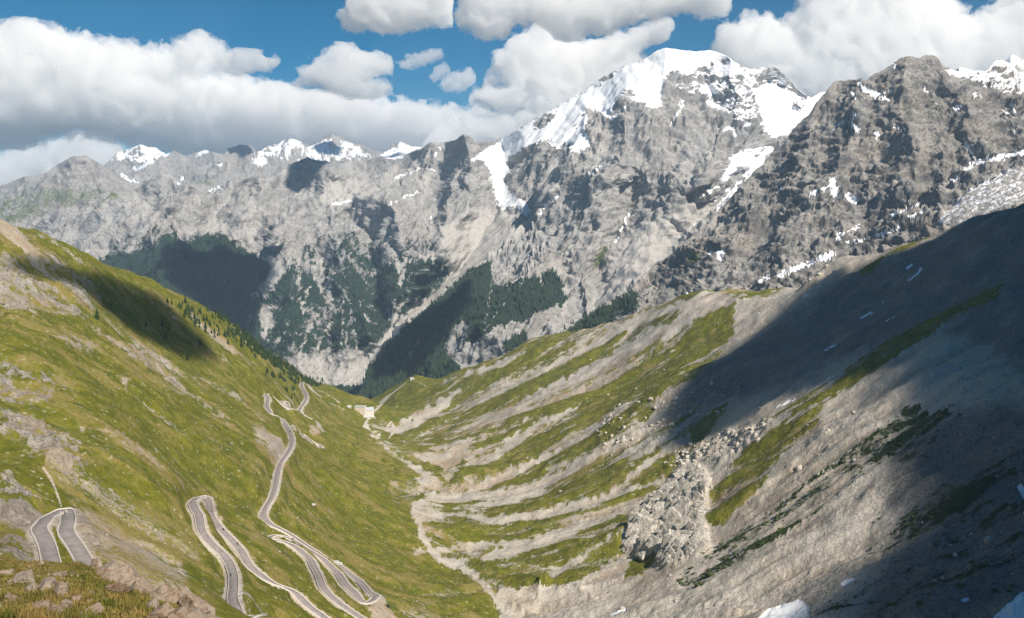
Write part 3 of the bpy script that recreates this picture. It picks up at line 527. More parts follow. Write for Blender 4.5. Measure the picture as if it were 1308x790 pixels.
P_, Z_ = [], []
for u, v, Y in CTRL + SKYL + SKYR:
    x, y, z = pt(u, v, Y); P_.append((x, y)); Z_.append(z)
for u, v, Y in SKYL:
    x, y, z = pt(u, v, Y); P_ += [(x - 60, y + 110), (x - 260, y + 420)]; Z_ += [z - 55, z - 270]
for u, v, Y in SKYR[1:]:
    x, y, z = pt(u, v, Y); P_ += [(x + 40, y + 130), (x + 120, y + 450)]; Z_ += [z - 60, z - 260]
for p in [(-10,480,-262),(-20,300,-180),(0,110,-75),(-90,200,-110),(-190,200,-60),(120,300,-190),(200,250,-150),(-60,120,-65),(100,110,-80),(-380,2800,-640)]:
    P_.append(p[:2]); Z_.append(p[2])
S_ = 1000.0
M_ = tps_fit(np.array(P_) / S_, Z_, 3e-4)
NY, NA = 600, 820
YY = 100 * np.exp(np.linspace(0, 1, NY) * math.log(29.5)); YY = np.interp(np.linspace(0, 1, NY), [0, .12, 1], [math.log(100), math.log(400), math.log(2950)]); YY = np.exp(YY)
AA = np.linspace(-.66, .66, NA)
GY_, GA = np.meshgrid(YY, AA, indexing='ij'); GXX = GY_ * GA
H = tps_eval(M_, GXX / S_, GY_ / S_)
# broad relief; the spur with the hollow behind it
H += 9 * fbm2(GXX / 230, GY_ / 260, 3, .5) * sstep(200, 600, GY_)
SX, SY, SZ = pt(60, 402, 640)
d_ = (GXX - SX); H += 26 * np.exp(-((GXX + .54 * GY_ * .92 - 30) / 120) ** 2) * np.exp(-((GY_ - 650) / 75) ** 2) * sstep(-.30, -.42, GA)
H += 5 * fbm2(GXX / 70 + 3, GY_ / 80, 3, .5) * sstep(150, 500, GY_)
HS = H.copy()
def gi(Y): return np.interp(Y, YY, np.arange(NY))
def ga(a): return (a - AA[0]) / (AA[1] - AA[0])
def ground(x, y, A=None): return bil(H if A is None else A, gi(np.asarray(y, float)), ga(np.asarray(x, float) / np.asarray(y, float)))
def hit(u, v, ymin=250.0, A=None):
    """Where the line of sight through a photo pixel meets the near ground."""
    a, s = ray(u, v); colh = bil(HS if A is None else A, np.arange(NY, dtype=float), np.full(NY, ga(float(a)))); dif = colh - s * YY
    k = np.where((dif > 0) & (YY > ymin))[0]
    if len(k) == 0: k = [np.argmax(np.where(YY > ymin, dif, -1e9))]
    k = k[0]; k0 = max(k - 1, 0); t = 0 if k == 0 or dif[k] == dif[k0] else np.clip(-dif[k0] / (dif[k] - dif[k0]), 0, 1)
    Y = YY[k0] + (YY[k] - YY[k0]) * t
    return np.array([float(a) * Y, Y, float(s) * Y])
log('base valley')

ROADS = [
 ('pass_road', [(78,752),(67,724),(61,702),(54,685),(49,673),(54,665),(66,660),(79,657),(87,660),(84,670),(84,680),(94,697),(106,715),(122,742)], 5.6),
 ('pass_road', [(372,800),(343,789),(321,785),(306,778),(297,768),(298,752),(298,738),(293,724),(279,705),(267,691),(257,674),(253,657),(246,645),(247,638),(254,636),(262,636.5),(266,643),(269,656),(279,672),(293,688),(307,705),(318,720),(333,733),(352,745),(371,756),(388,769),(411,786.5),(430,801)], 5.0),
 ('pass_road', [(480,806),(459,789),(437,773),(423,761),(411,745),(400,724),(390,711),(376,700),(357,690),(346,686.5),(342,683.5),(347,681.5),(360,684),(380,694),(406,711),(423,727),(442,746),(456,761),(467,768.5),(477,768.5),(481,764),(471,755),(447,735.6),(423,719),(400,702),(376,686),(357,674),(343,666),(336,658),(339,650),(350,629),(357,595),(367,580),(373,567),(371,553),(361,539),(346,525.5),(341,518),(342.5,510),(339,502.5),(343,500.5),(352,509),(362,519),(370,526.5),(371.5,528),(365,519),(359,513),(361,510.5),(367,514),(370,520),(379,526),(391,532),(402,539)], 4.9),
 ('pass_road', [(402,539),(391,532.5),(382,526.5),(386,519),(390.5,512),(391,504),(386,495),(386,488),(390,489),(399,499),(410,508),(425,517),(438,523)], 4.8),
 ('pass_road', [(374,547),(368,540),(382,549),(403,568),(411,574),(400,569),(380,554),(372,549)], 4.8),
 ('pass_road', [(406,499),(415,502),(424,508),(433,514)], 4.8),
]
def resample(P, step):
    P = np.asarray(P, float); d = np.r_[0, np.cumsum(np.linalg.norm(np.diff(P, axis=0), axis=1))]; n = max(int(d[-1] / step), 2)
    s = np.linspace(0, d[-1], n + 1); return np.stack([np.interp(s, d, P[:, k]) for k in range(P.shape[1])], 1)
def smooth_line(P, it):
    P = P.copy()
    for _ in range(it): P[1:-1] = P[1:-1] * .5 + (P[:-2] + P[2:]) * .25
    return P
def spline(pts, n=6):
    p = np.array(pts, float); p = np.vstack([2 * p[0] - p[1], p, 2 * p[-1] - p[-2]]); out = []
    for k in range(1, len(p) - 2):
        for t in np.arange(n) / n:
            a, b, c, d = p[k - 1:k + 3]; out.append(.5 * (2 * b + (c - a) * t + (2 * a - 5 * b + 4 * c - d) * t * t + (3 * b - a - 3 * c + d) * t ** 3))
    out.append(p[-2]); return np.array(out)
RL = []
for nm, px, wd in ROADS:
    q = np.array([hit(u, v, 220) for u, v in spline(px, 5)])
    q = smooth_line(q, 1); q = resample(q, 3.0)
    q = smooth_line(q, 2); zz = q[:, 2].copy()
    for _ in range(40): zz[1:-1] = zz[1:-1] * .5 + (zz[:-2] + zz[2:]) * .25
    q[:, 2] = zz
    RL.append((nm, q, wd))
# detail relief
PX = np.stack([GXX, GY_, H], -1)
f2 = flow_half(PX, 60, 21, 4); f1 = flow_streaks(PX, 26, 22, 1); f3 = flow_half(PX, 90, 23, 9)
u_, v_ = proj(GXX, GY_, H)
ju = u_ + 4 * fbm2(u_ / 9, v_ / 9, 4, .6); jv = v_ + 4 * fbm2(u_ / 9 + 31, v_ / 9 + 7, 4, .6)
rockm = ROCK.at(ju, jv); side = sstep(-150, 150, GXX + .0 * GY_ + 60)
zone = NG.at(ju, jv)
nearf = sstep(120, 350, GY_)
fan = FAN.at(u_ + (ju - u_) * .8, v_ + (jv - v_) * .6); fan = np.clip(fan + (fan > .04) * sstep(1, .5, fan) * (.16 * f2 + .12 * f1 + .35 * (jv - v_) / 4), 0, 1)
det = 1.3 * fbm2(GXX / 22, GY_ / 22, 4, .55) + (1.5 + side * 1.6) * f3 * .5 + (.6 + side * 1.0) * f2 * .8 + (.16 + .30 * side) * f1
det *= (1 - .6 * fan)
X3, Y3, Z3 = GXX, GY_, H
rr = ridged3(X3 / 26, Y3 / 34, Z3 / 26, 5, .55); r2 = np.abs(fbm3(X3 / 9, Y3 / 12, Z3 / 9, 3, .6))
white = Chart().poly([(798,692),(808,664),(850,622),(862,600),(890,596),(906,615),(905,640),(898,664),(905,700),(885,716),(850,727),(828,712)], 1, 5).at(u_, v_)
cl = Chart().line([(872,588),(852,612),(835,632),(818,652),(804,668),(797,690),(812,706),(828,722)], 7, 1).at(u_, v_)
det = det + rockm * (1 - .75 * white) * (4.0 * rr - 3.0 * r2 + 2.5) + white * (7 - 1.5 * r2) - 4 * blur(cl.astype(np.float32), 2, 1) + 1.0 * np.abs(fbm2(GXX / 7, GY_ / 9, 3, .6)) * (.4 + rockm)
H = H + det * nearf
log('relief')
# benches for the road
ROADM = np.zeros_like(H); RH = np.zeros_like(H); RD = np.full(H.shape, 1e9)
for nm, q, wd in RL:
    for k in range(0, len(q)):
        x, y, z = q[k]; r = 20.0
        i0, i1 = int(gi(max(y - r, 101))), int(gi(y + r)) + 2
        if y > 2900: continue
        j0, j1 = int(ga((x - r) / y)) - 1, int(ga((x + r) / y)) + 2; j0 = max(j0, 0); j1 = min(j1, NA)
        if j1 <= j0: continue
        d = np.hypot(GXX[i0:i1, j0:j1] - x, GY_[i0:i1, j0:j1] - y); m = d < RD[i0:i1, j0:j1]
        RD[i0:i1, j0:j1][m] = d[m]; RH[i0:i1, j0:j1][m] = z
bl = sstep(12, 4.4, RD); H = H * (1 - bl) + (RH - .45) * bl
PX = np.stack([GXX, GY_, H], -1)
u_, v_ = proj(GXX, GY_, H); nrm = normals(PX); slope = 1 - nrm[..., 2]
n1 = fbm2(GXX / 40, GY_ / 46, 4, .6); n2 = fbm2(GXX / 9 + 5, GY_ / 11, 4, .65)
left = 1 - sstep(-40, 40, (u_ - np.interp(v_, [480, 540, 600, 650, 700, 740, 790], [470, 470, 540, 532, 550, 600, 650])))
grass = NG.at(ju, jv)
mixz = (grass > .06)
grass = grass + mixz * (1 - left) * (.10 + .14 * f3 + .22 * f2 + .20 * f1 + .16 * n1 + .18 * n2) * sstep(1.05, .75, grass)
grass = grass + left * (-.05 + .10 * f2 + .04 * f1 + .08 * n2 - np.clip(-f3 * .16 + n1 * .28 - .18, 0, 1))
grass -= rockm * (left * (.50 + .7 * n2 + .2 * rr + .12 * f1) + (1 - left) * (.55 + .5 * n2 + .2 * rr))
bare = BARE.at(ju, jv); grass -= bare * (.75 + .3 * n2)
grass -= fan * (1.0 + .2 * n2); grass -= PATH.at(u_, v_) * left * 1.2 + PATH.at(u_, v_) * (1 - left)
grass -= sstep(5.2, 3.4, RD) * 1.2
grass += sstep(-.5, -1.2, f3) * .15 * left
wedge = Chart().poly([(66,672),(72,676),(96,716),(112,735),(78,735),(74,700)], 1, 0).at(u_, v_); grass += wedge * 2
pale = np.clip(fan * (.8 + .25 * n2 + .15 * f1) + white * .9 + (.10 + .16 * f2 + .20 * f1 + .10 * n2) * (1 - left) + .22 * (1 - left) * (1 - sstep(.1, .3, NG.at(u_, v_))) + PATH.at(u_, v_) * .8 + sstep(5.5, 3, RD) * .3, 0, 1)
brown = np.clip(left * (.34 + .55 * n1 + .12 * f2 + .10 * f3) * (1 - .3 * rockm) + bare * .6 + left * rockm * .35 + (1 - left) * (.0 - .14 * f2 - .06 * f3) + (1 - left) * (.22 + .5 * n1 * mixz), 0, 1)
bsh0 = BUSH.at(ju, jv); bsh = bsh0 * .62; bsh = np.clip(bsh * (1.0 + 0) + (bsh > .05) * (.28 * f2 + .25 * n2 + .12 * f1), 0, 1)
# richer and drier turf
snow = SNOW.at(u_ + (ju - u_) * .25, v_ + (jv - v_) * .25)
cover = np.stack([np.clip(grass, 0, 1), np.zeros_like(grass), np.clip(snow, 0, 1)], -1)
slope_shade = Chart().poly([(1150,318),(1460,180),(1460,520),(1308,470),(1200,420),(1120,440),(1050,470),(980,500),(900,520),(850,535),(860,500),(940,440),(1030,390),(1080,350)], 1, 9)  # painted shade: rock colour darkened where cloud shade lies on the upper right slope
slope_shade = np.clip(slope_shade.poly([(1150,560),(1240,520),(1460,520),(1460,820),(1080,820),(1120,740),(1160,680),(1130,620)], 1, 9).at(ju, jv) * (1 + .4 * n1), 0, 1)  # same painted darkening for the shaded lower right slope
extra = np.stack([pale * (1 - .75 * slope_shade), brown * (1 - .5 * slope_shade), bsh, 1 - np.clip(slope_shade + left * rockm * (.62 + .4 * n2), 0, 1)], -1)  # alpha: painted slope shade plus the dark rock of the left outcrops
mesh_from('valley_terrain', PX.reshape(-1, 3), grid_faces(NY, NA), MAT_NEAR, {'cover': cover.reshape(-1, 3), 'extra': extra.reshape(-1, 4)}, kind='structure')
log('valley')

# ------------------------------------------------------------------ the road
m = N('asphalt'); pos = m.n('ShaderNodeNewGeometry').outputs['Position']
a_ = m.mix(m.range(m.noise(.35, 5, .6, pos), .35, .65), (.21,.19,.185), (.29,.265,.255)); MAT_ROAD = m.finish(a_, .9)
m = N('road_edge_stone'); MAT_EDGE = m.finish(m.mix(m.noise(.8, 3, .6, m.n('ShaderNodeNewGeometry').outputs['Position']), (.42,.38,.34), (.62,.57,.52)), .9)
def strip(q, offs):
    t = np.gradient(q[:, :2], axis=0); t /= np.linalg.norm(t, axis=1, keepdims=True) + 1e-9; nrm_ = np.stack([t[:, 1], -t[:, 0]], 1)
    rows = []
    for o_, dz in offs: rows.append(np.column_stack([q[:, 0] + nrm_[:, 0] * o_, q[:, 1] + nrm_[:, 1] * o_, q[:, 2] + dz]))
    V = np.stack(rows, 1); return V.reshape(-1, 3), grid_faces(len(q), len(offs))
VR, FR = [], []; nb = 0; VE, FE = [], []; ne = 0
for k, (nm, q, wd) in enumerate(RL):
    h = wd / 2; V, Fc = strip(q, [(-h, -3.0), (-h, .02), (0, .10), (h, .02), (h, -3.0)]); V[:, 2] += .004 * k
    VR.append(V); FR.append(Fc + nb); nb += len(V)
    far = q[:, 1].mean() > 1000
    for sgn in (-1, 1):
        w2 = .22
        V, Fc = strip(q, [(sgn * (h - w2), -.5), (sgn * (h - w2), .55), (sgn * (h + w2), .55), (sgn * (h + w2), -1.6)]); VE.append(V); FE.append(Fc + ne); ne += len(V)
mesh_from('road', np.vstack(VR), np.vstack(FR), MAT_ROAD, smooth=False, kind='structure')
mesh_from('road_edge', np.vstack(VE), np.vstack(FE), MAT_EDGE, smooth=False, kind='structure')
log('road')

# ------------------------------------------------------------------ things
def put(o, label=None, cat=None, group=None, kind=None):
    for k, v in (('label', label), ('category', cat), ('group', group), ('kind', kind)):
        if v: o[k] = v
    return o
def empty(name, loc, rz=0.0):
    o = bpy.data.objects.new(name, None); col.objects.link(o); o.location = loc; o.rotation_euler = (0, 0, rz); o.empty_display_size = .5; return o
def flat(name, c, rough=.8, vary=.25, scale=2.0, spec=.2):
    m = N(name); f = m.noise(scale, 4, .6, m.n('ShaderNodeTexCoord').outputs['Object'])
    return m.finish(m.mix(f, tuple(x * (1 - vary) for x in c), tuple(min(x * (1 + vary), 1) for x in c)), rough, spec=spec)
class MB:
    def __init__(s): s.v, s.f = [], []
    def add(s, V, Fc):
        b = len(s.v); s.v += [tuple(map(float, p)) for p in V]; s.f += [tuple(i + b for i in f) for f in Fc]; return s
    def box(s, x0, y0, z0, x1, y1, z1, top=None):
        t = top or (x0, y0, x1, y1)
        V = [(x0,y0,z0),(x1,y0,z0),(x1,y1,z0),(x0,y1,z0),(t[0],t[1],z1),(t[2],t[1],z1),(t[2],t[3],z1),(t[0],t[3],z1)]
        return s.add(V, [(0,3,2,1),(4,5,6,7),(0,1,5,4),(1,2,6,5),(2,3,7,6),(3,0,4,7)])
    def tube(s, p, q, r0, r1, n=8):
        p, q = Vector(p), Vector(q); d = (q - p).normalized(); a = d.orthogonal().normalized(); b = d.cross(a); V = []
        for c, r in ((p, r0), (q, r1)):
            for k in range(n): t = 2 * math.pi * k / n; V.append(c + a * (r * math.cos(t)) + b * (r * math.sin(t)))
        F_ = [(k, (k + 1) % n, n + (k + 1) % n, n + k) for k in range(n)] + [tuple(range(n))[::-1], tuple(range(n, 2 * n))]
        return s.add(V, F_)
    def build(s, name, mat, parent=None, smooth=False, mods=None):
        me = bpy.data.meshes.new(name); me.from_pydata(s.v, [], s.f); me.update(); me.materials.append(mat)
        if smooth: me.polygons.foreach_set('use_smooth', np.ones(len(me.polygons), bool))
        o = bpy.data.objects.new(name, me); col.objects.link(o)
        if parent: o.parent = parent
        return o
def on_ground(u, v, ymin=220): return hit(u, v, ymin, H)

# --- inn buildings in the valley
PLASTER = flat('pink_plaster', (.72,.64,.58), .9, .08); WHITE = flat('white_plaster', (.72,.66,.60), .9, .08); TIN = flat('grey_tin_roof', (.50,.52,.55), .5, .1); BLUE = flat('pale_blue_roof', (.42,.48,.52), .5, .1)
GLASS = flat('dark_window', (.04,.045,.05), .3, .1); WOODM = flat('brown_wood', (.20,.12,.07), .9, .2); STONE = flat('wall_stone', (.40,.37,.33), .95, .2)
def house(name, label, px, size, storeys, wallm, roofm, rz, pitched, cols):
    p = on_ground(*px, 1500); w_, d, h = size; e = empty(name, (p[0], p[1], p[2] - 1.5), rz); put(e, label, 'house')
    MB().box(-w_/2, -d/2, -6, w_/2, d/2, h).build('wall', wallm, e)
    if pitched:
        a = .6; rh = d * .32
        r = MB().add([(-w_/2-a,-d/2-a,h-.2),(w_/2+a,-d/2-a,h-.2),(w_/2+a,0,h+rh),(-w_/2-a,0,h+rh),(w_/2+a,d/2+a,h-.2),(-w_/2-a,d/2+a,h-.2),(-w_/2-a,-d/2-a,h+.1),(w_/2+a,-d/2-a,h+.1),(w_/2+a,0,h+rh+.35),(-w_/2-a,0,h+rh+.35),(w_/2+a,d/2+a,h+.1),(-w_/2-a,d/2+a,h+.1)],
             [(6,7,8,9),(9,8,10,11),(0,3,2,1),(3,5,4,2),(0,1,7,6),(4,5,11,10),(0,6,9,3),(3,9,11,5),(1,2,8,7),(2,4,10,8)]).build('roof', roofm, e)
        MB().add([(-w_/2,-d/2,h-.1),(-w_/2,d/2,h-.1),(-w_/2,0,h+rh-.1),(w_/2,-d/2,h-.1),(w_/2,d/2,h-.1),(w_/2,0,h+rh-.1)], [(0,2,1),(3,4,5),(0,3,5,2),(1,2,5,4)]).build('gable', wallm, e)
    else:
        r = MB().box(-w_/2-.5, -d/2-.5, h, w_/2+.5, d/2+.5, h+.5).build('roof', roofm, e)
    MB().box(w_*.2, -.6, h+.5, w_*.2+1, .4, h + (3.4 if pitched else 2.2)).build('chimney', STONE, r)
    wn = None
    for s_ in range(storeys):
        for c in range(cols):
            x = -w_/2 + w_ * (c + .5) / cols; z = 1.6 + s_ * (h - .5) / storeys
            if s_ == 0 and c == cols // 2: MB().box(x-.7, -d/2-.06, .2, x+.7, -d/2+.1, 2.6).build('door', WOODM, e); continue
            if wn is None:
                wn = MB().box(-.6, -.05, -.7, .6, .1, .8).build('window', GLASS, e); o = wn
            else:
                o = wn.copy(); col.objects.link(o); o.parent = e
            o.location = (x, -d/2, z + .4)
    return e
house('mountain_inn', 'pink flat roofed inn in the valley bottom, left of its blue roofed neighbour', (460.5, 527), (23, 12, 15), 4, PLASTER, TIN, -.15, False, 5)
house('mountain_inn', 'pale inn with a bluish gabled roof right of the pink inn', (471, 530), (20, 15, 13), 3, WHITE, BLUE, .35, True, 5)
house('stone_shed', 'low pinkish shed in front of the two inns beside the stream', (469, 534), (15, 8, 4), 1, PLASTER, TIN, .25, True, 3)
house('garage', 'small garage hut left of the pink inn at the end of the road', (446, 521), (8, 6, 4), 1, WHITE, TIN, .3, True, 2)
house('hilltop_hut', 'tiny white hut on top of the green knoll above the inns', (526.5, 485), (9, 6, 4), 1, WHITE, TIN, .1, True, 2)

# --- vehicles on the pass road
BLACKP = flat('black_car_paint', (.02,.022,.028), .3, .1, spec=.6); TYRE = flat('tyre_rubber', (.02,.02,.02), .9, .1); RIM = flat('wheel_rim', (.5,.5,.5), .4, .1); WHITEP = flat('white_van_paint', (.75,.75,.74), .35, .03, spec=.5)
SKINM = flat('leather_jacket', (.03,.03,.035), .7, .2); HELM = flat('helmet_shell', (.55,.55,.57), .3, .05, spec=.5); REDP = flat('dark_red_paint', (.25,.03,.02), .35, .1, spec=.5); HEADL = flat('lamp_glass', (.7,.7,.65), .2, .05, spec=.8)
def road_dir(x, y):
    best = None
    for nm, q, wd in RL:
        d = np.hypot(q[:, 0] - x, q[:, 1] - y); k = int(d.argmin())
        if best is None or d[k] < best[0]:
            a = q[max(k - 1, 0)]; b = q[min(k + 1, len(q) - 1)]; best = (d[k], math.atan2(b[1] - a[1], b[0] - a[0]), q[k], math.atan2(b[2] - a[2], math.hypot(b[0] - a[0], b[1] - a[1])))
    return best
def wheel(x, y, r, wd, par):
    t = MB().tube((x, y - wd/2, r), (x, y + wd/2, r), r, r, 14).build('wheel', TYRE, par)
    MB().tube((x, y - wd/2 - .01, r), (x, y + wd/2 + .01, r), r * .6, r * .6, 10).build('rim', RIM, t)
def car(loc, rz, label, paint, van=False):
    e = empty('parked_van' if van else 'parked_car', loc, rz); put(e, label, 'van' if van else 'car')
    h1, h2 = (1.15, 2.1) if van else (.85, 1.45)
    b = MB().box(-2.2, -.88, .28, 2.2, .88, h1, (-2.12, -.84, 2.08, .84))
    b.box(-2.0 if van else -1.9, -.82, h1, 1.6 if van else 1.15, .82, h2, (-1.9 if van else -1.45, -.68, 1.15 if van else .45, .68)); b.build('body', paint, e)
    g = MB().box(-1.6, -.79, h1 + .1, 1.2 if van else .85, .79, h2 - .12, (-1.45 if van else -1.3, -.72, .95 if van else .5, .72)); g.build('window_band', GLASS, e)
    for x in (-1.35, 1.35):
        for y in (-.8, .8): wheel(x, y, .32, .2, e)
    for y in (-.62, .62): MB().box(2.1, y - .17, .6, 2.2, y + .17, .78).build('headlight', HEADL, e)
    return e
p = on_ground(495, 775.5); car((p[0], p[1], p[2] + .1), 2.3, 'black car parked on the gravel lay by below the lowest hairpin', BLACKP)
def motorcycle(px, label, paint=BLACKP):
    p = on_ground(*px); d, a, q, sl_ = road_dir(p[0], p[1]); t = np.array([-math.sin(a), math.cos(a)])
    side = 1 if (p[0] - q[0]) * t[0] + (p[1] - q[1]) * t[1] > 0 else -1
    e = empty('motorcycle', (q[0] + t[0] * 1.1 * side, q[1] + t[1] * 1.1 * side, q[2] + .08), a); e.rotation_euler = (0, -sl_, a); put(e, label, 'motorcycle', 'motorcycles riding on the pass road')
    b = MB().box(-.55, -.16, .5, .5, .16, .85, (-.35, -.12, .42, .12)).box(-1.0, -.12, .78, -.3, .12, .95).box(.35, -.2, .75, .75, .2, 1.2, (.3, -.15, .5, .15)); b.build('body', paint, e)
    wheel(-.72, 0, .32, .15, e); wheel(.75, 0, .32, .12, e)
    MB().tube((.75, 0, .32), (.45, 0, 1.05), .05, .05, 6).build('fork', RIM, e); MB().tube((.42, -.38, 1.1), (.42, .38, 1.1), .025, .025, 6).build('handlebar', TYRE, e)
    r = MB(); r.tube((-.28, 0, .9), (-.05, 0, 1.45), .17, .21, 10)                       # torso leaning forward
    for sg in (-1, 1):
        r.tube((-.25, .1 * sg, .92), (.15, .22 * sg, .85), .11, .08, 8); r.tube((.15, .22 * sg, .85), (-.05, .2 * sg, .4), .075, .05, 8); r.tube((-.05, .2 * sg, .4), (.14, .2 * sg, .34), .05, .04, 6)
        r.tube((-.05, .2 * sg, 1.4), (.12, .32 * sg, 1.15), .065, .05, 8); r.tube((.12, .32 * sg, 1.15), (.4, .32 * sg, 1.1), .05, .035, 8)
    r.tube((-.05, 0, 1.42), (-.02, 0, 1.54), .06, .06, 8)
    ro = r.build('person', SKINM); ro.location = e.location; ro.rotation_euler = e.rotation_euler; put(ro, 'rider of the ' + label, 'person', 'riders on the pass road')
    h = []; hm_ = MB()
    for i in range(5):
        for k in range(8):
            ph = math.pi * i / 4; th = 2 * math.pi * k / 8; h.append((.02 + .15 * math.sin(ph) * math.cos(th), .13 * math.sin(ph) * math.sin(th), 1.64 + .15 * math.cos(ph)))
    hm_.add(h, [(i * 8 + k, i * 8 + (k + 1) % 8, i * 8 + 8 + (k + 1) % 8, i * 8 + 8 + k) for i in range(4) for k in range(8)]).build('helmet', HELM, ro, True)
motorcycle((272, 654), 'motorcycle highest on the long ramp below the second hairpin')
motorcycle((285, 679), 'motorcycle second of three on the ramp below the second hairpin')
motorcycle((303, 698), 'motorcycle halfway down the long right ramp, lowest of three', REDP)
motorcycle((293, 738), 'motorcycle alone in the bend of the left ramp near the bottom')
motorcycle((376, 690), 'motorcycle on the upper lane near the small left hairpin', REDP)
motorcycle((85, 659), 'motorcycle in the wide hairpin at the left edge')
p = on_ground(371.5, 552); d_2, a_2, q_2, s_2 = road_dir(p[0], p[1]); cc = car((q_2[0], q_2[1], q_2[2] + .1), a_2, 'dark car driving round the bend above the steep scree cut in the left slope', BLACKP); cc.name = 'car'
p = on_ground(346.5, 526); d_2, a_2, q_2, s_2 = road_dir(p[0], p[1]); cc = car((q_2[0], q_2[1], q_2[2] + .1), a_2, 'grey car just below the upper hairpins on the left slope', flat('grey_car_paint', (.25, .26, .28), .35, .05, spec=.5)); cc.name = 'car'
for px, lb in (((431, 717), 'white van left of its pair on the verge above the long lower road'), ((435.5, 722), 'white van right of its pair on the verge above the long lower road')):
    p = on_ground(*px); d, a, q, sl_ = road_dir(p[0], p[1]); t = np.array([-math.sin(a), math.cos(a)]); sg = 1 if t[0] + t[1] > 0 else -1
    car((q[0] + t[0] * 1.1 * sg, q[1] + t[1] * 1.1 * sg, q[2] + .1), a, lb, WHITEP, True)
log('vehicles')

# --- conifers
NEEDLE = flat('conifer_needles', (.028,.048,.018), .95, .35, .6); BARK = flat('conifer_bark', (.09,.06,.04), .95, .2)
def spruce_mesh(seed, h=1.0, n=9, tiers=6):
    r = random.Random(seed); V, Fc = [], []
    for k in range(tiers):
        z0 = h * (.10 + .80 * k / tiers); z1 = z0 + h * (1.3 / tiers) + .03; rad = h * .21 * (1 - k / tiers) ** .85 + .012
        b = len(V); V.append((0, 0, min(z1 + .05, h * 1.02)))
        for i in range(2 * n):
            t = math.pi * i / n; q = rad * ((1.0 if i % 2 else .55) + r.uniform(-.18, .18)); V.append((q * math.cos(t), q * math.sin(t), z0 - (.035 if i % 2 else 0) + r.uniform(-.02, .02)))
        Fc += [(b, b + 1 + i, b + 1 + (i + 1) % (2 * n)) for i in range(2 * n)]
    return V, Fc
TM = []
for k in range(4):
    V, Fc = spruce_mesh(k); me = bpy.data.meshes.new('crown'); me.from_pydata(V, [], Fc); me.materials.append(NEEDLE); TM.append(me)
tr = MB().tube((0, 0, -.15), (0, 0, .5), .022, .012, 6).build('trunk', BARK); TRM = tr.data; bpy.data.objects.remove(tr)
PINE = Chart()
PINE.poly([(215,386),(250,392),(300,412),(340,438),(372,460),(400,486),(418,500),(390,488),(350,470),(310,450),(270,430),(230,410)], .25, 2)
PINE.poly([(300,424),(330,438),(362,458),(395,484),(412,498),(385,488),(350,468),(318,448)], 1, 1)
PINE.poly([(330,470),(372,486),(385,494),(350,486)], .6, 1); PINE.poly([(355,494),(378,500),(384,512),(372,508)], .35, 1); PINE.poly([(120,405),(240,420),(300,470),(260,470),(180,440)], .015, 1)
BUSHC = Chart()
pv = PINE.at(u_, v_) * (GA < -.12) * (HS > -1e8) * GY_ * GY_ ; flatp = (pv / pv.sum()).ravel()
r2_ = np.random.default_rng(5); pick = r2_.choice(flatp.size, 1500, replace=False, p=flatp); cnt = 0; rest = []
for id_ in pick:
    x, y, z = PX.reshape(-1, 3)[id_]; uu, vv = proj(x, y, z); q = hit(uu, vv + .5, 250, H)
    if abs(q[1] - y) > 40 or RD.ravel()[id_] < 6: continue
    hgt = r2_.uniform(6, 13)
    if cnt < 280:
        e = empty('pine_tree', (x, y, z - .3), r2_.uniform(0, 6.28)); put(e, 'small dark conifer on the upper left slope near its skyline', 'tree', 'conifers scattered on the left slope')
        c = bpy.data.objects.new('crown', TM[cnt % 4]); col.objects.link(c); c.parent = e; c.scale = (hgt * r2_.uniform(.9, 1.3),) * 2 + (hgt,)
        t_ = bpy.data.objects.new('trunk', TRM); col.objects.link(t_); t_.parent = e; t_.scale = (hgt,) * 3; cnt += 1
    else: rest.append((x, y, z - .3, hgt))
def cones(name, pts, mat, label, rs=.17, n=6, seed=0):
    pts = np.array(pts, float); r = np.random.default_rng(seed); k = len(pts); t = np.arange(n) / n * 2 * np.pi + r.random((k, 1)) * 6
    R_ = pts[:, 3:4] * rs * r.uniform(.75, 1.25, (k, n)); V = np.zeros((k, n + 1, 3)); V[:, :n, 0] = pts[:, 0:1] + R_ * np.cos(t); V[:, :n, 1] = pts[:, 1:2] + R_ * np.sin(t); V[:, :n, 2] = pts[:, 2:3]
    V[:, n, :] = pts[:, :3]; V[:, n, 2] += pts[:, 3] * r.uniform(.9, 1.1, k)
    i = np.arange(n); Fc = np.stack([i, (i + 1) % n, np.full(n, n)], 1)[None] + (np.arange(k) * (n + 1))[:, None, None]
    o = mesh_from(name, V.reshape(-1, 3), Fc.reshape(-1, 3), mat, smooth=False, kind='stuff'); o['label'] = label; return o
m = N('far_conifers'); wv = m.n('ShaderNodeNewGeometry'); WOODF = m.finish(m.mix(m.range(m.noise(.03, 4, .7, wv.outputs['Position']), .35, .65), (.016,.030,.020), (.038,.058,.030)), .95)
if rest: cones('conifer_wood', rest, NEEDLE, 'small conifers crowding the skyline of the left slope', .2)
for nm, cnt_, h0, h1, lab in (('snowy_peak', 15000, 13, 26, 'dark conifer wood on the foot of the high peak'), ('scree_mountain', 11000, 14, 24, 'dark conifer wood on the foot of the scree mountain'), ('crag_mountain', 1500, 10, 20, 'dark conifers below the crags behind the right ridge')):
    P, wd_ = SURF[nm]; A = np.linalg.norm(np.cross(np.gradient(P, axis=0), np.gradient(P, axis=1)), axis=-1); pr = (sstep(.5, .75, wd_) * np.minimum(A, np.percentile(A, 98))).ravel(); pr /= pr.sum()
    ids = r2_.choice(pr.size, cnt_, p=pr); q = P.reshape(-1, 3)[ids] + r2_.normal(0, 1, (cnt_, 3)) * [6, 6, 0]
    cones('conifer_wood', np.column_stack([q[:, 0], q[:, 1], q[:, 2] - 2, r2_.uniform(h0, h1, cnt_)]), WOODF, lab, .2, 6, 3)
log('trees')
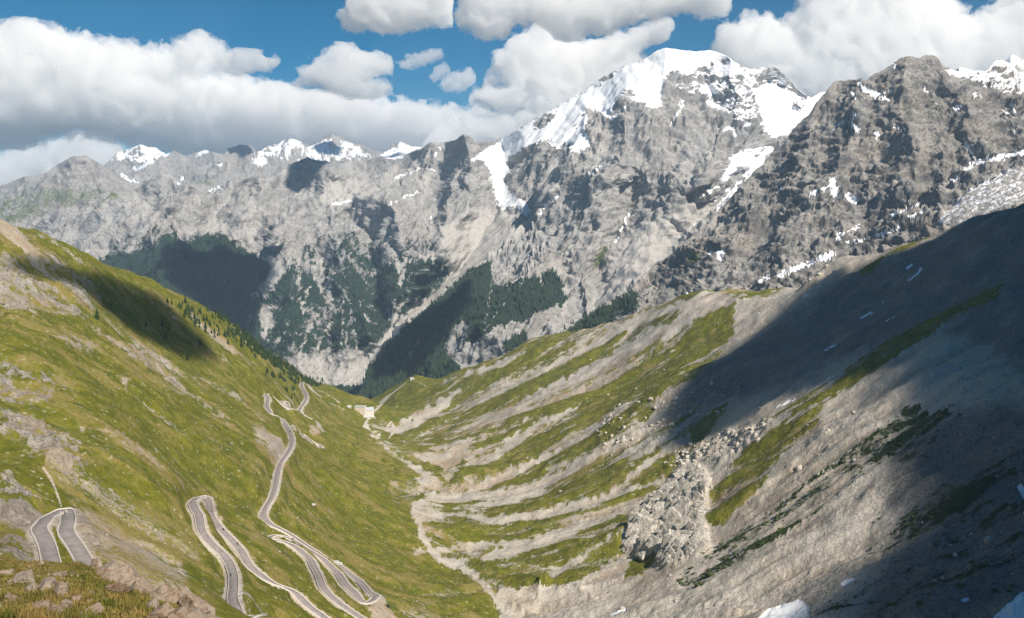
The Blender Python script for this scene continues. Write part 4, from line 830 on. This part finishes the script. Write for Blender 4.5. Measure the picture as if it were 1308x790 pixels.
# --- dwarf shrubs on the scree
ph = (1 + 5 ** .5) / 2; ICO = np.array([(-1,ph,0),(1,ph,0),(-1,-ph,0),(1,-ph,0),(0,-1,ph),(0,1,ph),(0,-1,-ph),(0,1,-ph),(ph,0,-1),(ph,0,1),(-ph,0,-1),(-ph,0,1)]) / 1.902
ICOF = np.array([(0,11,5),(0,5,1),(0,1,7),(0,7,10),(0,10,11),(1,5,9),(5,11,4),(11,10,2),(10,7,6),(7,1,8),(3,9,4),(3,4,2),(3,2,6),(3,6,8),(3,8,9),(4,9,5),(2,4,11),(6,2,10),(8,6,7),(9,8,1)])
def blobs(name, pts, mat, label, seed=0, jag=.3):
    pts = np.array(pts, float); r = np.random.default_rng(seed); k = len(pts); V = ICO[None] * (1 + r.uniform(-jag, jag, (k, 12, 1)))
    V = V * pts[:, None, 3:6]; c, s_ = np.cos(pts[:, 6])[:, None], np.sin(pts[:, 6])[:, None]; X, Y_ = V[..., 0] * c - V[..., 1] * s_, V[..., 0] * s_ + V[..., 1] * c
    V = np.stack([X, Y_, V[..., 2]], -1) + pts[:, None, :3]; Fc = ICOF[None] + (np.arange(k) * 12)[:, None, None]
    o = mesh_from(name, V.reshape(-1, 3), Fc.reshape(-1, 3), mat, smooth=False, kind='stuff'); o['label'] = label; return o
SHRUB = flat('dwarf_shrub_leaves', (.055,.075,.022), .95, .4, .25)
pr = (bsh0 * np.clip(.35 + .8 * f2 + .4 * n1, .0, 2) * GY_ * GY_).ravel(); pr = np.maximum(pr, 0); pr /= pr.sum(); ids = r2_.choice(pr.size, 7500, p=pr); q = PX.reshape(-1, 3)[ids]; sz_ = r2_.uniform(.5, 1.9, len(q))
blobs('dwarf_shrubs', np.column_stack([q[:, 0] + r2_.normal(0, 1, len(q)), q[:, 1] + r2_.normal(0, 1, len(q)), q[:, 2], sz_ * 1.5, sz_, sz_ * .55, np.full(len(q), .35)]), SHRUB, 'dark green dwarf shrubs in rows on the right scree slope', 4)
# boulders strewn over scree and turf
BOUL = flat('scree_boulder', (.42,.39,.35), .95, .25, .2)
pr = ((.12 + ROCK.at(u_, v_) + fan * .8 + (1 - left) * .25) * (u_ > -60) * (u_ < 1400) * (v_ > 380) * GY_ * GY_ * (RD > 5)).ravel(); pr = np.maximum(pr, 0); pr /= pr.sum(); ids = r2_.choice(pr.size, 9000, p=pr); q = PX.reshape(-1, 3)[ids]; sz_ = .30 + r2_.pareto(3.0, len(q)) * .5; sz_ = np.minimum(sz_, 3.2)
blobs('scattered_boulders', np.column_stack([q[:, 0], q[:, 1], q[:, 2], sz_, sz_ * r2_.uniform(.6, 1, len(q)), sz_ * r2_.uniform(.4, .8, len(q)), r2_.uniform(0, 6, len(q))]), BOUL, 'pale boulders strewn over turf and scree', 6, .35)
log('shrubs')

m = N('pale_cliff_rock'); wp = m.n('ShaderNodeNewGeometry').outputs['Position']; ca, cb, cc_ = m.noise(.09, 5, .65, wp), m.noise(.45, 6, .72, wp), m.noise(1.8, 3, .7, wp)
x_ = m.mix(m.range(ca, .4, .6), (.56,.51,.44), (.72,.68,.61)); x_ = m.mix(m.range(cb, .46, .38, 0, .8), x_, (.16,.145,.125)); x_ = m.mix(m.range(cc_, .47, .36, 0, .5), x_, (.2,.18,.15)); x_ = m.mix(m.range(ca, .62, .7, 0, .8), x_, (.11,.12,.025))
CRAGM = m.finish(x_, .95, cb, 1.0, 2.0); DARKR = flat('grey_brown_outcrop_rock', (.25,.22,.185), .95, .35, .25)
cl_e = None; wpick = (Chart().poly([(800,694),(806,668),(826,640),(850,622),(864,600),(888,598),(904,615),(904,640),(896,664),(902,698),(884,712),(850,724),(828,712)], 1, 0).at(u_, v_) * GY_ * GY_).ravel(); wpick /= wpick.sum()
ids = r2_.choice(wpick.size, 290, p=wpick, replace=False); CRM = []
for k in range(7):
    r = np.random.default_rng(80 + k); n = np.vstack([r.normal(size=(3, 3)), [[1,.1,0],[-1,0,.1],[0,1,.1],[.1,-1,0],[0,.1,1],[0,0,-1]] + r.normal(0, .15, (6, 3))]); n /= np.linalg.norm(n, axis=1, keepdims=True); d = r.uniform(.6, .9, 9)
    Vs, Fs = ICO, [tuple(f) for f in ICOF]; Vl = [Vector(v) for v in Vs]
    for _ in range(2):
        cache = {}; F2 = []
        for a, b, c in Fs:
            ms = []
            for p_, q_ in ((a, b), (b, c), (c, a)):
                kk = (min(p_, q_), max(p_, q_))
                if kk not in cache: cache[kk] = len(Vl); Vl.append(((Vl[p_] + Vl[q_]) / 2).normalized())
                ms.append(cache[kk])
            F2 += [(a, ms[0], ms[2]), (b, ms[1], ms[0]), (c, ms[2], ms[1]), (ms[0], ms[1], ms[2])]
        Fs = F2
    Va = np.array([tuple(v) for v in Vl]); dt = Va @ n.T; Va = Va * np.minimum(np.min(np.where(dt > .05, d / np.maximum(dt, .05), 9), axis=1), 1.3)[:, None]; Va *= 1 + .16 * perlin3(Va[:, 0] * 3 + k, Va[:, 1] * 3, Va[:, 2] * 3)[:, None]
    me = bpy.data.meshes.new('crag'); me.from_pydata(Va.tolist(), [], Fs); me.materials.append(CRAGM); CRM.append(me)
q = PX.reshape(-1, 3)[ids]; c0 = q.mean(0); cl_e = empty('rock_cliff', tuple(c0)); put(cl_e, 'bright pale jagged cliff standing out of the right slope above the gravel', 'cliff')
for k, p_ in enumerate(q):
    ob = bpy.data.objects.new('crag', CRM[k % 7]); col.objects.link(ob); ob.parent = cl_e; sc__ = float(3 + 11 * r2_.random() ** 2); ob.location = (p_[0] - c0[0], p_[1] - c0[1], p_[2] - c0[2] - sc__ * .22)
    ob.scale = (sc__ * r2_.uniform(.35, .6), sc__ * r2_.uniform(.7, 1.3), sc__ * r2_.uniform(.8, 1.2)); ob.rotation_euler = (r2_.uniform(-.2, .2), r2_.uniform(.35, .8), r2_.uniform(.1, .6))
pr = (np.clip(rockm - .25, 0, 1) * (u_ > -60) * (u_ < 1380) * (1 - white) * GY_ * GY_ * (RD > 6)).ravel(); prl = np.where(left.ravel() > .5, pr, 0); prr = pr - prl
for nm_, p__, n_, mt, lb, a_, b_ in (('outcrop_rocks', prl, 2600, DARKR, 'grey brown broken rocks of the outcrops on the left slope', .7, 2.6), ('outcrop_rocks', prr, 1500, CRAGM, 'pale broken rocks of the outcrops on the right slope', 1.0, 4.2)):
    p__ = p__ / p__.sum(); ids = r2_.choice(p__.size, n_, p=p__); q = PX.reshape(-1, 3)[ids]; sz_ = a_ + (b_ - a_) * r2_.random(n_) ** 3
    blobs(nm_, np.column_stack([q[:, 0], q[:, 1], q[:, 2], sz_ * r2_.uniform(.6, 1, n_), sz_ * r2_.uniform(.8, 1.4, n_), sz_ * r2_.uniform(.6, 1.1, n_), r2_.uniform(0, 6, n_)]), mt, lb, 8, .35)

# --- the knoll in the foreground
KN = [(3,-8),(1.8,0),(-1.6,10),(-6.0,19),(-7.8,23),(-13,31),(-19.6,43),(-28,45),(-62,46),(-62,-8)]
kx, ky = np.meshgrid(np.arange(-50, 6, .30), np.arange(-4, 62, .30)); sdk = poly_sd(KN, kx, ky)
kz = -1.95 - .315 * ky - .0006 * ky ** 2 - np.where(sdk < 0, -sdk * 1.15, 0) - .9 * np.exp(-np.abs(sdk) / 1.6)
kz += .30 * fbm2(kx / 3, ky / 3, 4, .55) * sstep(4, 9, ky) + .10 * fbm2(kx / .8, ky / .8, 4, .6) * sstep(3, 8, ky) - .10
kg = np.clip(.62 + .30 * fbm2(kx / 2.2, ky / 2.2, 4, .6) - .35 * sstep(1.2, 0, sdk), 0, 1)
kb = np.clip(.45 + .5 * fbm2(kx / 4 + 4, ky / 4, 4, .6), 0, 1)
MAT_KN = ground_material('knoll_turf', (.25, 1.6, 7.0), (.30,.24,.18), (.40,.33,.26), (.12,.09,.06), (.07,.078,.014), (.145,.135,.028), (.20,.14,.06), (.02,.03,.01), (.48,.42,.36), (.30,.20,.12), .10)
zz_ = 0 * kg
mesh_from('grassy_knoll', np.stack([kx, ky, kz], -1).reshape(-1, 3), grid_faces(*kx.shape), MAT_KN, {'cover': np.stack([kg, zz_, zz_], -1).reshape(-1, 3), 'extra': np.stack([zz_ + .15, kb, zz_], -1).reshape(-1, 3)}, kind='structure')
def kground(x, y): return float(bil(kz, np.array((y + 4) / .30), np.array((x + 50) / .30)))
def khit(u, v):
    a, s_ = ray(u, v)
    for Y in np.arange(9, 60, .05):
        if kground(a * Y, Y) > s_ * Y: return Vector((float(a * Y), Y, kground(a * Y, Y)))
    Y = 44.0; return Vector((float(a * Y), Y, kground(a * Y, Y)))
m = N('knoll_rock'); oc = m.n('ShaderNodeNewGeometry').outputs['Position']; n_a = m.noise(1.1, 5, .6, oc); n_b = m.noise(6, 6, .7, oc); n_c = m.noise(28, 4, .7, oc)
c_ = m.mix(m.range(n_a, .40, .62), (.30,.245,.20), (.28,.17,.095)); c_ = m.mix(m.range(n_b, .38, .62), c_, (.38,.31,.245)); c_ = m.mix(m.range(n_a, .60, .72, 0, .6), c_, (.44,.20,.08))
c_ = m.mix(m.range(n_b, .46, .34, 0, .8), c_, (.10,.085,.07)); c_ = m.mix(m.range(n_c, .55, .72, 0, .4), c_, (.52,.47,.41))
KROCK = m.finish(c_, .92, m.math('ADD', n_b, m.math('MULTIPLY', n_c, .5)), 1.0, .09)
def ico_sub(n):
    V = [Vector(v) for v in ICO]; F_ = [tuple(f) for f in ICOF]
    for _ in range(n):
        cache = {}; F2 = []
        def mid(a, b):
            k = (min(a, b), max(a, b))
            if k not in cache: cache[k] = len(V); V.append(((V[a] + V[b]) / 2).normalized())
            return cache[k]
        for a, b, c in F_:
            x, y, z = mid(a, b), mid(b, c), mid(c, a); F2 += [(a, x, z), (b, y, x), (c, z, y), (x, y, z)]
        F_ = F2
    return np.array([tuple(v) for v in V]), F_
IV, IF_ = ico_sub(3); IV3, IF3 = ico_sub(2)
def rock_mesh(seed, slab=1.0, fine=True, planes=6):
    r = np.random.default_rng(seed); V0_, F0 = (IV, IF_) if fine else (IV3, IF3); n = r.normal(size=(planes, 3)); n /= np.linalg.norm(n, axis=1, keepdims=True)
    n = np.vstack([n, [[1,0,0],[-1,0,0],[0,1,0],[0,-1,0],[0,0,1],[0,0,-1]] + r.normal(0, .15, (6, 3))]); n /= np.linalg.norm(n, axis=1, keepdims=True)
    d = r.uniform(.62, 1.0, len(n)); dots = V0_ @ n.T; rad = np.min(np.where(dots > .05, d / np.maximum(dots, .05), 9), axis=1); V = V0_ * rad[:, None]
    V = V * (1 + .03 * fbm3(V[:, 0] * 3 + seed, V[:, 1] * 3, V[:, 2] * 3, 3)[:, None] - .06 * np.abs(perlin3(V[:, 0] * 1.4 + seed, V[:, 1] * 1.4, V[:, 2] * 9 * slab))[:, None])
    me = bpy.data.meshes.new('rock'); me.from_pydata(V.tolist(), [], F0); me.materials.append(KROCK); return me
BIG = [rock_mesh(40 + k) for k in range(6)]; SM = [rock_mesh(60 + k, 1, False, 8) for k in range(6)]
rr_ = random.Random(11)
def place_rock(o, u, v, w_px, h_px, rot, sink=.25, depth=.8, push=0):
    p = khit(u, v); k = p.y / FPX; o.location = (p.x, p.y + push, p.z + h_px * k * (.5 - sink)); o.scale = (w_px * k * .58, w_px * k * .5 * depth, h_px * k * .58); o.rotation_euler = rot; return o
oc_ = empty('rock_outcrop', khit(190, 765)); put(oc_, 'big fractured brown rock outcrop on the right edge of the foreground knoll', 'rock outcrop')
for i, (u, v, w_, h_, ry) in enumerate([(126,724,30,18,.5),(142,722,34,18,.5),(160,728,34,22,.55),(134,738,36,20,.6),(152,742,34,22,.7),(170,742,36,26,.7),(186,740,26,20,.5),(150,754,30,14,.8),(165,756,30,24,.9),(178,760,26,28,.9),
        (200,750,26,26,.9),(214,752,26,30,1.0),(228,758,26,34,1.0),(205,768,22,30,.9),(220,774,24,34,1.0),(236,776,24,40,1.1),(248,782,24,36,1.1),(195,780,14,18,.8),(208,790,22,22,.9),(226,794,24,26,.9),(246,798,26,26,1),(262,796,22,16,.6),(188,752,16,18,.7)]):
    o = bpy.data.objects.new('slab', BIG[i % 6]); col.objects.link(o); place_rock(o, u, v, w_ * 1.25, h_ * 1.15, (rr_.uniform(-.3, .3), -ry * .6 + rr_.uniform(-.12, .12), rr_.uniform(-.4, .4)), .42, 1.1)
    o.location = o.location - oc_.location; o.parent = oc_
NAMED = [((88,706),(16,22),'white boulder perched just below the wide hairpin on the rim of the knoll'),((75,737),(20,7),'flat pinkish rock lying in the middle of the knoll turf'),((66,718),(10,6),'small pale rock on the rim left of the perched white boulder'),
         ((122,727),(9,16),'narrow upright rock at the left foot of the big outcrop'),((60,752),(30,16),'largest flat lichen stained slab of the left rock group'),((78,760),(26,18),'split rock right of the lichen stained slab'),((50,780),(24,16),'tilted rock at the bottom of the left rock group'),
         ((84,778),(18,12),'orange faced rock at the right end of the left rock group'),((30,744),(28,12),'long low rock left of the lichen stained slab'),((40,757),(16,12),'dark cracked rock between the long low rock and the slab'),((16,768),(22,10),'low rock near the left edge of the picture'),
         ((8,734),(16,8),'half buried rock at the left edge of the knoll'),((118,784),(24,7),'thin flat slab lying right of the left rock group'),((28,738),(14,6),'small rock above the long low rock'),((95,770),(12,10),'small block behind the orange faced rock'),((72,786),(26,12),'rock at the bottom edge below the split rock'),
         ((115,772),(8,7),'little grey stone alone in the turf left of the outcrop')]
for i, ((u, v), (w_, h_), lb) in enumerate(NAMED):
    o = bpy.data.objects.new('boulder', BIG[(i * 5 + 1) % 6]); col.objects.link(o); place_rock(o, u, v, w_ * 1.15, h_ * 1.2, (rr_.uniform(-.3, .3), rr_.uniform(-.35, .2), rr_.uniform(0, 6)), .35); put(o, lb, 'boulder', 'rocks on the foreground knoll')
for i in range(150):
    u, v = rr_.uniform(-20, 125), rr_.uniform(720, 800)
    if i % 3 == 0: u, v = rr_.gauss(55, 28), rr_.gauss(768, 12)
    if v < 716: continue
    s_ = rr_.uniform(2, 6); o = bpy.data.objects.new('stone', SM[i % 6]); col.objects.link(o); place_rock(o, u, v, s_ * 1.3, s_ * .8, (rr_.uniform(-.4, .4), rr_.uniform(-.4, .4), rr_.uniform(0, 6)), .3)
    put(o, 'small pale stone lying in the turf of the foreground knoll', 'stone', 'small stones on the foreground knoll')
# turf blades of the knoll
nB = 20000; r3 = np.random.default_rng(9); bx_ = []; uu_ = r3.uniform(-30, 215, nB * 2); 
yy_ = r3.uniform(15, 46, nB * 2); xx_ = (uu_ - CU) / FPX * yy_ / CP; ok = (poly_sd(KN, xx_, yy_) > .1); xx_, yy_ = xx_[ok][:nB], yy_[ok][:nB]; zg = bil(kz, (yy_ + 4) / .30, (xx_ + 50) / .30)
k = len(xx_); nb_ = 4; hh = r3.uniform(.05, .15, (k, nb_)) * np.clip(.8 + .8 * fbm2(xx_ / 2, yy_ / 2, 3), .3, 1.6)[:, None]; th = r3.uniform(0, 6.28, (k, nb_)); le = r3.uniform(.02, .09, (k, nb_))
V = np.zeros((k, nb_, 3, 3)); bx0 = xx_[:, None] + r3.normal(0, .05, (k, nb_)); by0 = yy_[:, None] + r3.normal(0, .05, (k, nb_))
V[..., 0, 0] = bx0 - .018 * np.sin(th); V[..., 0, 1] = by0 + .018 * np.cos(th); V[..., 1, 0] = bx0 + .018 * np.sin(th); V[..., 1, 1] = by0 - .018 * np.cos(th); V[..., 2, 0] = bx0 + le * np.cos(th); V[..., 2, 1] = by0 + le * np.sin(th)
V[..., 2] = zg[:, None, None] - .02; V[..., 2, 2] += hh + .02
m = N('turf_blades'); pp = m.n('ShaderNodeNewGeometry').outputs['Position']; TURF = m.finish(m.mix(m.range(m.noise(1.2, 4, .7, pp), .38, .62), (.085,.10,.016), (.24,.17,.06)), .9)
o = mesh_from('turf_grass', V.reshape(-1, 3), np.arange(k * nb_ * 3).reshape(-1, 3), TURF, smooth=False, kind='stuff'); o['label'] = 'short mixed green and brown turf of the foreground knoll'
log('knoll')


# ------------------------------------------------------------------ clouds: closed bodies of white vapour
import openvdb
def cloud_material(name, dens, alb=1.0):
    m = bpy.data.materials.new(name); m.use_nodes = True; t = m.node_tree; t.nodes.clear()
    p = t.nodes.new('ShaderNodeVolumePrincipled'); o = t.nodes.new('ShaderNodeOutputMaterial')
    p.inputs['Color'].default_value = (alb, alb, alb, 1); p.inputs['Density'].default_value = dens; p.inputs['Anisotropy'].default_value = 0.0
    t.links.new(p.outputs[0], o.inputs['Volume']); return m
def cloud_mesh(F, org, vox, mat, label, mask_skip=None):
    g = openvdb.FloatGrid(-1.0); g.copyFromArray(F.astype(np.float32)); p, tr_, qd = g.convertToPolygons(isovalue=0.0, adaptivity=0.6); qd = qd.astype(np.int64); q = np.vstack([tr_.astype(np.int64).reshape(-1, 3), qd[:, [0, 1, 2]], qd[:, [0, 2, 3]]])
    p = p * np.array(vox) + np.array(org)
    o = mesh_from('cloud', p, q[:, ::-1].astype(np.int32), mat, smooth=True, kind='stuff'); o['label'] = label; return len(q)
def upright_cloud(pts, D, R, T, mat, label, px=2.5, big=26.0, amp=1.0, seed=0, base_v=None, lean=.9):
    """A cloud bank standing at distance D: outline in elevation, real thickness T (m), billows all over."""
    W = []
    for u, v in pts:
        x, y, z = pt(u, v, D); W.append((float(x), float(z)))
    k = D / FPX; W = np.array(W) / k; pad = 6
    x0, x1, z0, z1 = W[:, 0].min() - pad, W[:, 0].max() + pad, W[:, 1].min() - pad, W[:, 1].max() + pad
    nx, nz = int((x1 - x0) / px), int((z1 - z0) / px); Tk = T / k; ny = int(2.6 * Tk / px)
    gx = x0 + px * np.arange(nx); gz = z0 + px * np.arange(nz); gy = (np.arange(ny) - ny / 2) * px
    X, Z = np.meshgrid(gx, gz, indexing='ij'); sd = poly_sd(W, X, Z)
    q_ = sd / R; base = np.where(q_ > 0, 1 - (1 - np.clip(q_, 0, 1)) ** 2, np.clip(q_ * 1.5, -3, 0))
    off = np.zeros(nz) if base_v is None else np.maximum(0, float(ray(CU, base_v)[1]) * FPX - gz) * lean      # the flat base runs back from its near edge
    if base_v is not None:
        ny += int(off.max() / px); gy = (np.arange(ny) - 1.3 * Tk / px) * px
    F = base[:, None, :] - (np.abs(gy[None, :, None] - off[None, None, :]) / Tk) ** 2 - .15
    F = F.astype(np.float32); M = np.abs(F) < 1.7 * amp
    i, j, l = np.nonzero(M); xx = gx[i] / big + seed; yy = gy[j] / big; zz = gz[l] / big
    n = 0; a = 1.0; s = 1.0
    wx = perlin3(xx * 1.7 + 9, yy * 1.7, zz * 1.7) * .35
    for o_ in range(5):
        n = n + a * (1 - 2.2 * np.abs(perlin3((xx + wx) * s + 5 * o_, yy * s, (zz - wx) * s))); a *= .66; s *= 2.15
    F[M] += amp * .80 * (n - .66)
    F[:, :, 0] = -1; F[:, :, -1] = -1; F[0] = -1; F[-1] = -1; F[:, 0] = -1; F[:, -1] = -1
    return cloud_mesh(F, (x0 * k, D + gy[0] * k, z0 * k), (px * k,) * 3, mat, label)
CLOUDS = [
 ([(-90,45),(-40,38),(0,42),(14,38),(18,27),(30,22),(45,30),(62,38),(75,40),(85,48),(110,50),(128,56),(140,62),(160,58),(175,66),(200,66),(222,70),(235,55),(248,48),(262,50),(275,60),(283,70),(278,82),(262,88),(250,96),(262,104),(290,100),(330,108),(370,116),(400,122),(440,126),(480,130),(540,136),(585,145),(610,142),(650,150),(700,150),(720,215),(300,215),(250,205),(215,192),(150,178),(110,168),(60,166),(0,182),(-90,190)], 20000, 26, 700, 'long white cloud bank with a ragged top over the left horizon'),
 ([(-200,215),(0,205),(20,192),(50,188),(80,180),(100,172),(115,170),(130,166),(138,170),(128,185),(150,190),(165,215),(100,250),(-200,270)], 24000, 18, 700, 'low pale cloud lying behind the green mountain at the far left'),
 ([(272,82),(285,72),(295,68),(305,62),(315,66),(328,64),(335,72),(350,74),(358,80),(345,86),(325,90),(300,96),(285,92)], 18000, 12, 260, 'small white cloud touching the right end of the long cloud bank'),
 ([(385,90),(395,82),(410,78),(418,70),(430,60),(438,55),(450,58),(455,66),(468,70),(480,70),(500,78),(503,86),(490,92),(478,96),(470,105),(490,106),(497,112),(485,120),(465,124),(450,125),(440,118),(420,112),(395,108),(380,108),(390,98)], 15000, 16, 320, 'tattered white cloud in the blue gap left of the high peak'),
 ([(508,80),(520,72),(535,70),(550,64),(563,64),(566,72),(550,80),(530,86),(515,87)], 15000, 8, 130, 'thin small cloud right of the tattered cloud'),
 ([(562,108),(568,100),(580,94),(592,92),(600,88),(606,98),(602,110),(585,116),(568,115)], 14000, 9, 140, 'little round white cloud alone in the blue gap'),
 ([(549,98),(556,88),(568,82),(573,90),(562,98),(555,104)], 14000, 8, 100, 'smallest cloud puff above the little round cloud'),
 ([(435,25),(445,10),(450,-10),(460,-50),(580,-50),(578,5),(575,25),(560,28),(540,30),(515,36),(490,40),(465,34),(445,35)], 9000, 18, 270, 'grey based cloud cut by the top of the picture left of the middle'),
 ([(583,20),(590,5),(585,-50),(930,-50),(932,5),(925,15),(900,18),(880,12),(860,14),(840,22),(825,20),(800,30),(770,42),(750,40),(735,50),(715,48),(690,30),(660,28),(640,44),(625,48),(605,38),(590,35)], 11000, 18, 330, 'wide cloud along the top edge above the high peak'),
 ([(605,130),(608,118),(625,116),(650,108),(640,106),(620,108),(628,100),(650,95),(632,90),(636,72),(650,64),(655,52),(680,48),(690,30),(712,28),(716,45),(735,55),(745,60),(770,55),(785,45),(800,48),(820,42),(835,28),(850,24),(862,35),(855,45),(830,50),(815,60),(820,80),(800,110),(740,160),(600,200),(540,200),(560,165),(600,150),(640,150),(680,140),(650,142),(625,136)], 14000, 18, 560, 'heaped white cloud rising behind the left ridge of the high peak'),
 ([(915,50),(925,40),(940,38),(950,30),(960,24),(975,28),(985,38),(1000,38),(1010,30),(1015,15),(1025,5),(1030,-10),(1040,-45),(1180,-45),(1195,0),(1215,5),(1218,20),(1240,30),(1262,22),(1275,8),(1290,0),(1310,-45),(1400,-45),(1400,120),(980,140),(930,90),(920,70)], 12000, 30, 460, 'big white cloud bank behind the dark crags at the right'),
]
nq = 0
for k, (pts, D, R, T, lab) in enumerate(CLOUDS):
    nq += upright_cloud(pts, D, R, T, cloud_material('cloud_vapour', 62.0 / D), lab, px=(3.9 if T > 400 else 2.9 if T > 200 else 1.5), big=(30 if T > 500 else 24 if T > 200 else 13), seed=3.1 * k, base_v=(140 if k == 0 else None))
log('clouds %d' % nq)
# clouds overhead, out of the picture, whose shade lies on the slopes
ZC = 1750.0
def overhead_cloud(px, mat, label, near=True, Y=None, R=60, T=42, amp=.55, big=200.0, seed=0, vox=22.0, zc=ZC):
    W = []
    for p in px:
        if p[0] == 'w': q = np.array([p[1], p[2], p[3]], float)
        elif near: q = hit(p[0], p[1], 250)
        else: q = np.array(pt(p[0], p[1], p[2])).astype(float)
        t = (zc - q[2]) / SUN.z; W.append((q[0] + SUN.x * t, q[1] + SUN.y * t))
    W = np.array(W); pad = 120
    gx = np.arange(W[:, 0].min() - pad, W[:, 0].max() + pad, vox); gy = np.arange(W[:, 1].min() - pad, W[:, 1].max() + pad, vox); vz = T / 3.0; gz = np.arange(-T * 1.5, T * 1.6, vz)
    X, Y_ = np.meshgrid(gx, gy, indexing='ij'); base = 1 - (1 - np.clip(poly_sd(W, X, Y_) / R, -3, 1)) ** 2
    F = base[:, :, None] - (gz / T)[None, None, :] ** 2
    x3, y3, z3 = np.meshgrid(gx / big + seed, gy / big, gz / big, indexing='ij')
    F = F + amp * .5 * fbm3(x3, y3, z3, 4, .6)
    F[:, :, 0] = -1; F[:, :, -1] = -1; F[0] = -1; F[-1] = -1; F[:, 0] = -1; F[:, -1] = -1
    cloud_mesh(F, (gx[0], gy[0], zc + gz[0]), (vox, vox, vz), mat, label)
VAP2 = cloud_material('overhead_cloud_vapour', 0.085, .6)
overhead_cloud([(1300,262),(1150,322),(1070,345),(1020,380),(960,430),(880,480),(840,540),(850,590),(900,560),(960,525),(1060,500),(1150,470),(1160,540),(1120,580),(1110,640),(1130,680),(1060,750),(1035,800),('w',170,380,-240),('w',500,150,-100),('w',1500,700,100),('w',1500,1500,150),('w',1000,1700,50)], VAP2, 'broad cloud overhead that shades the right slope', R=60, amp=1.0, big=130.0, vox=24.0)
overhead_cloud([(0,325),(60,335),(130,352),(200,375),(240,410),(290,460),(230,455),(160,420),(110,370),(40,350),(0,345)], cloud_material('overhead_cloud_vapour', .035, .7), 'cloud overhead that shades the upper left slope', R=30, T=36, seed=3, vox=18, big=140)
VAP3 = cloud_material('overhead_cloud_vapour', .02, .8)
overhead_cloud([(200,330,6000),(230,310,6300),(290,312,6300),(350,335,6100),(345,370,5800),(330,400,5400),(320,440,5100),(230,420,5300),(190,370,5600)], VAP3, 'cloud overhead that shades the wooded foot of the scree mountain', False, R=110, T=60, seed=5, amp=.9)
overhead_cloud([(470,490,4000),(475,450,4200),(540,390,4600),(590,370,4700),(585,420,4400),(560,450,4100),(530,480,3800)], VAP3, 'cloud overhead that shades the valley woods under the high peak', False, R=70, T=50, seed=8, amp=.8)
overhead_cloud([(360,225,8000),(392,195,8100),(450,200,8000),(430,225,7800),(400,240,7600),(385,258,7400),(360,245,7600)], VAP2, 'cloud overhead that shades a dark peak on the scree mountain', False, R=60, T=60, seed=9, zc=4300)
overhead_cloud([(280,200,13600),(290,190,13700),(307,184,13700),(322,187,13600),(326,210,13000),(305,206,13000)], VAP2, 'thin cloud that shades a dark pointed summit of the distant range', False, R=80, T=60, seed=12, vox=40, big=500, zc=4500)
overhead_cloud([(398,188,13400),(412,176,13500),(430,168,13500),(442,178,13400),(436,196,13000),(410,196,13000)], VAP2, 'thin cloud that shades the tallest summit of the distant range', False, R=80, T=60, seed=14, vox=40, big=500, zc=4500)
log('overhead clouds')
# ------------------------------------------------------------------ haze
hm = bpy.data.materials.new('haze_air'); hm.use_nodes = True; t = hm.node_tree; t.nodes.clear()
p = t.nodes.new('ShaderNodeVolumePrincipled'); o = t.nodes.new('ShaderNodeOutputMaterial'); p.inputs['Color'].default_value = (.52, .74, 1.0, 1); p.inputs['Density'].default_value = 0.000032; p.inputs['Anisotropy'].default_value = 0.0
t.links.new(p.outputs[0], o.inputs['Volume'])
def box(name, lo, hi, mat, **kw):
    x0, y0, z0 = lo; x1, y1, z1 = hi
    V = [(x0,y0,z0),(x1,y0,z0),(x1,y1,z0),(x0,y1,z0),(x0,y0,z1),(x1,y0,z1),(x1,y1,z1),(x0,y1,z1)]
    return mesh_from(name, V, [(0,3,2,1),(4,5,6,7),(0,1,5,4),(1,2,6,5),(2,3,7,6),(3,0,4,7)], mat, smooth=False, **kw)
box('haze', (-14000, -300, -2200), (14000, 17500, 1330), hm, kind='stuff')
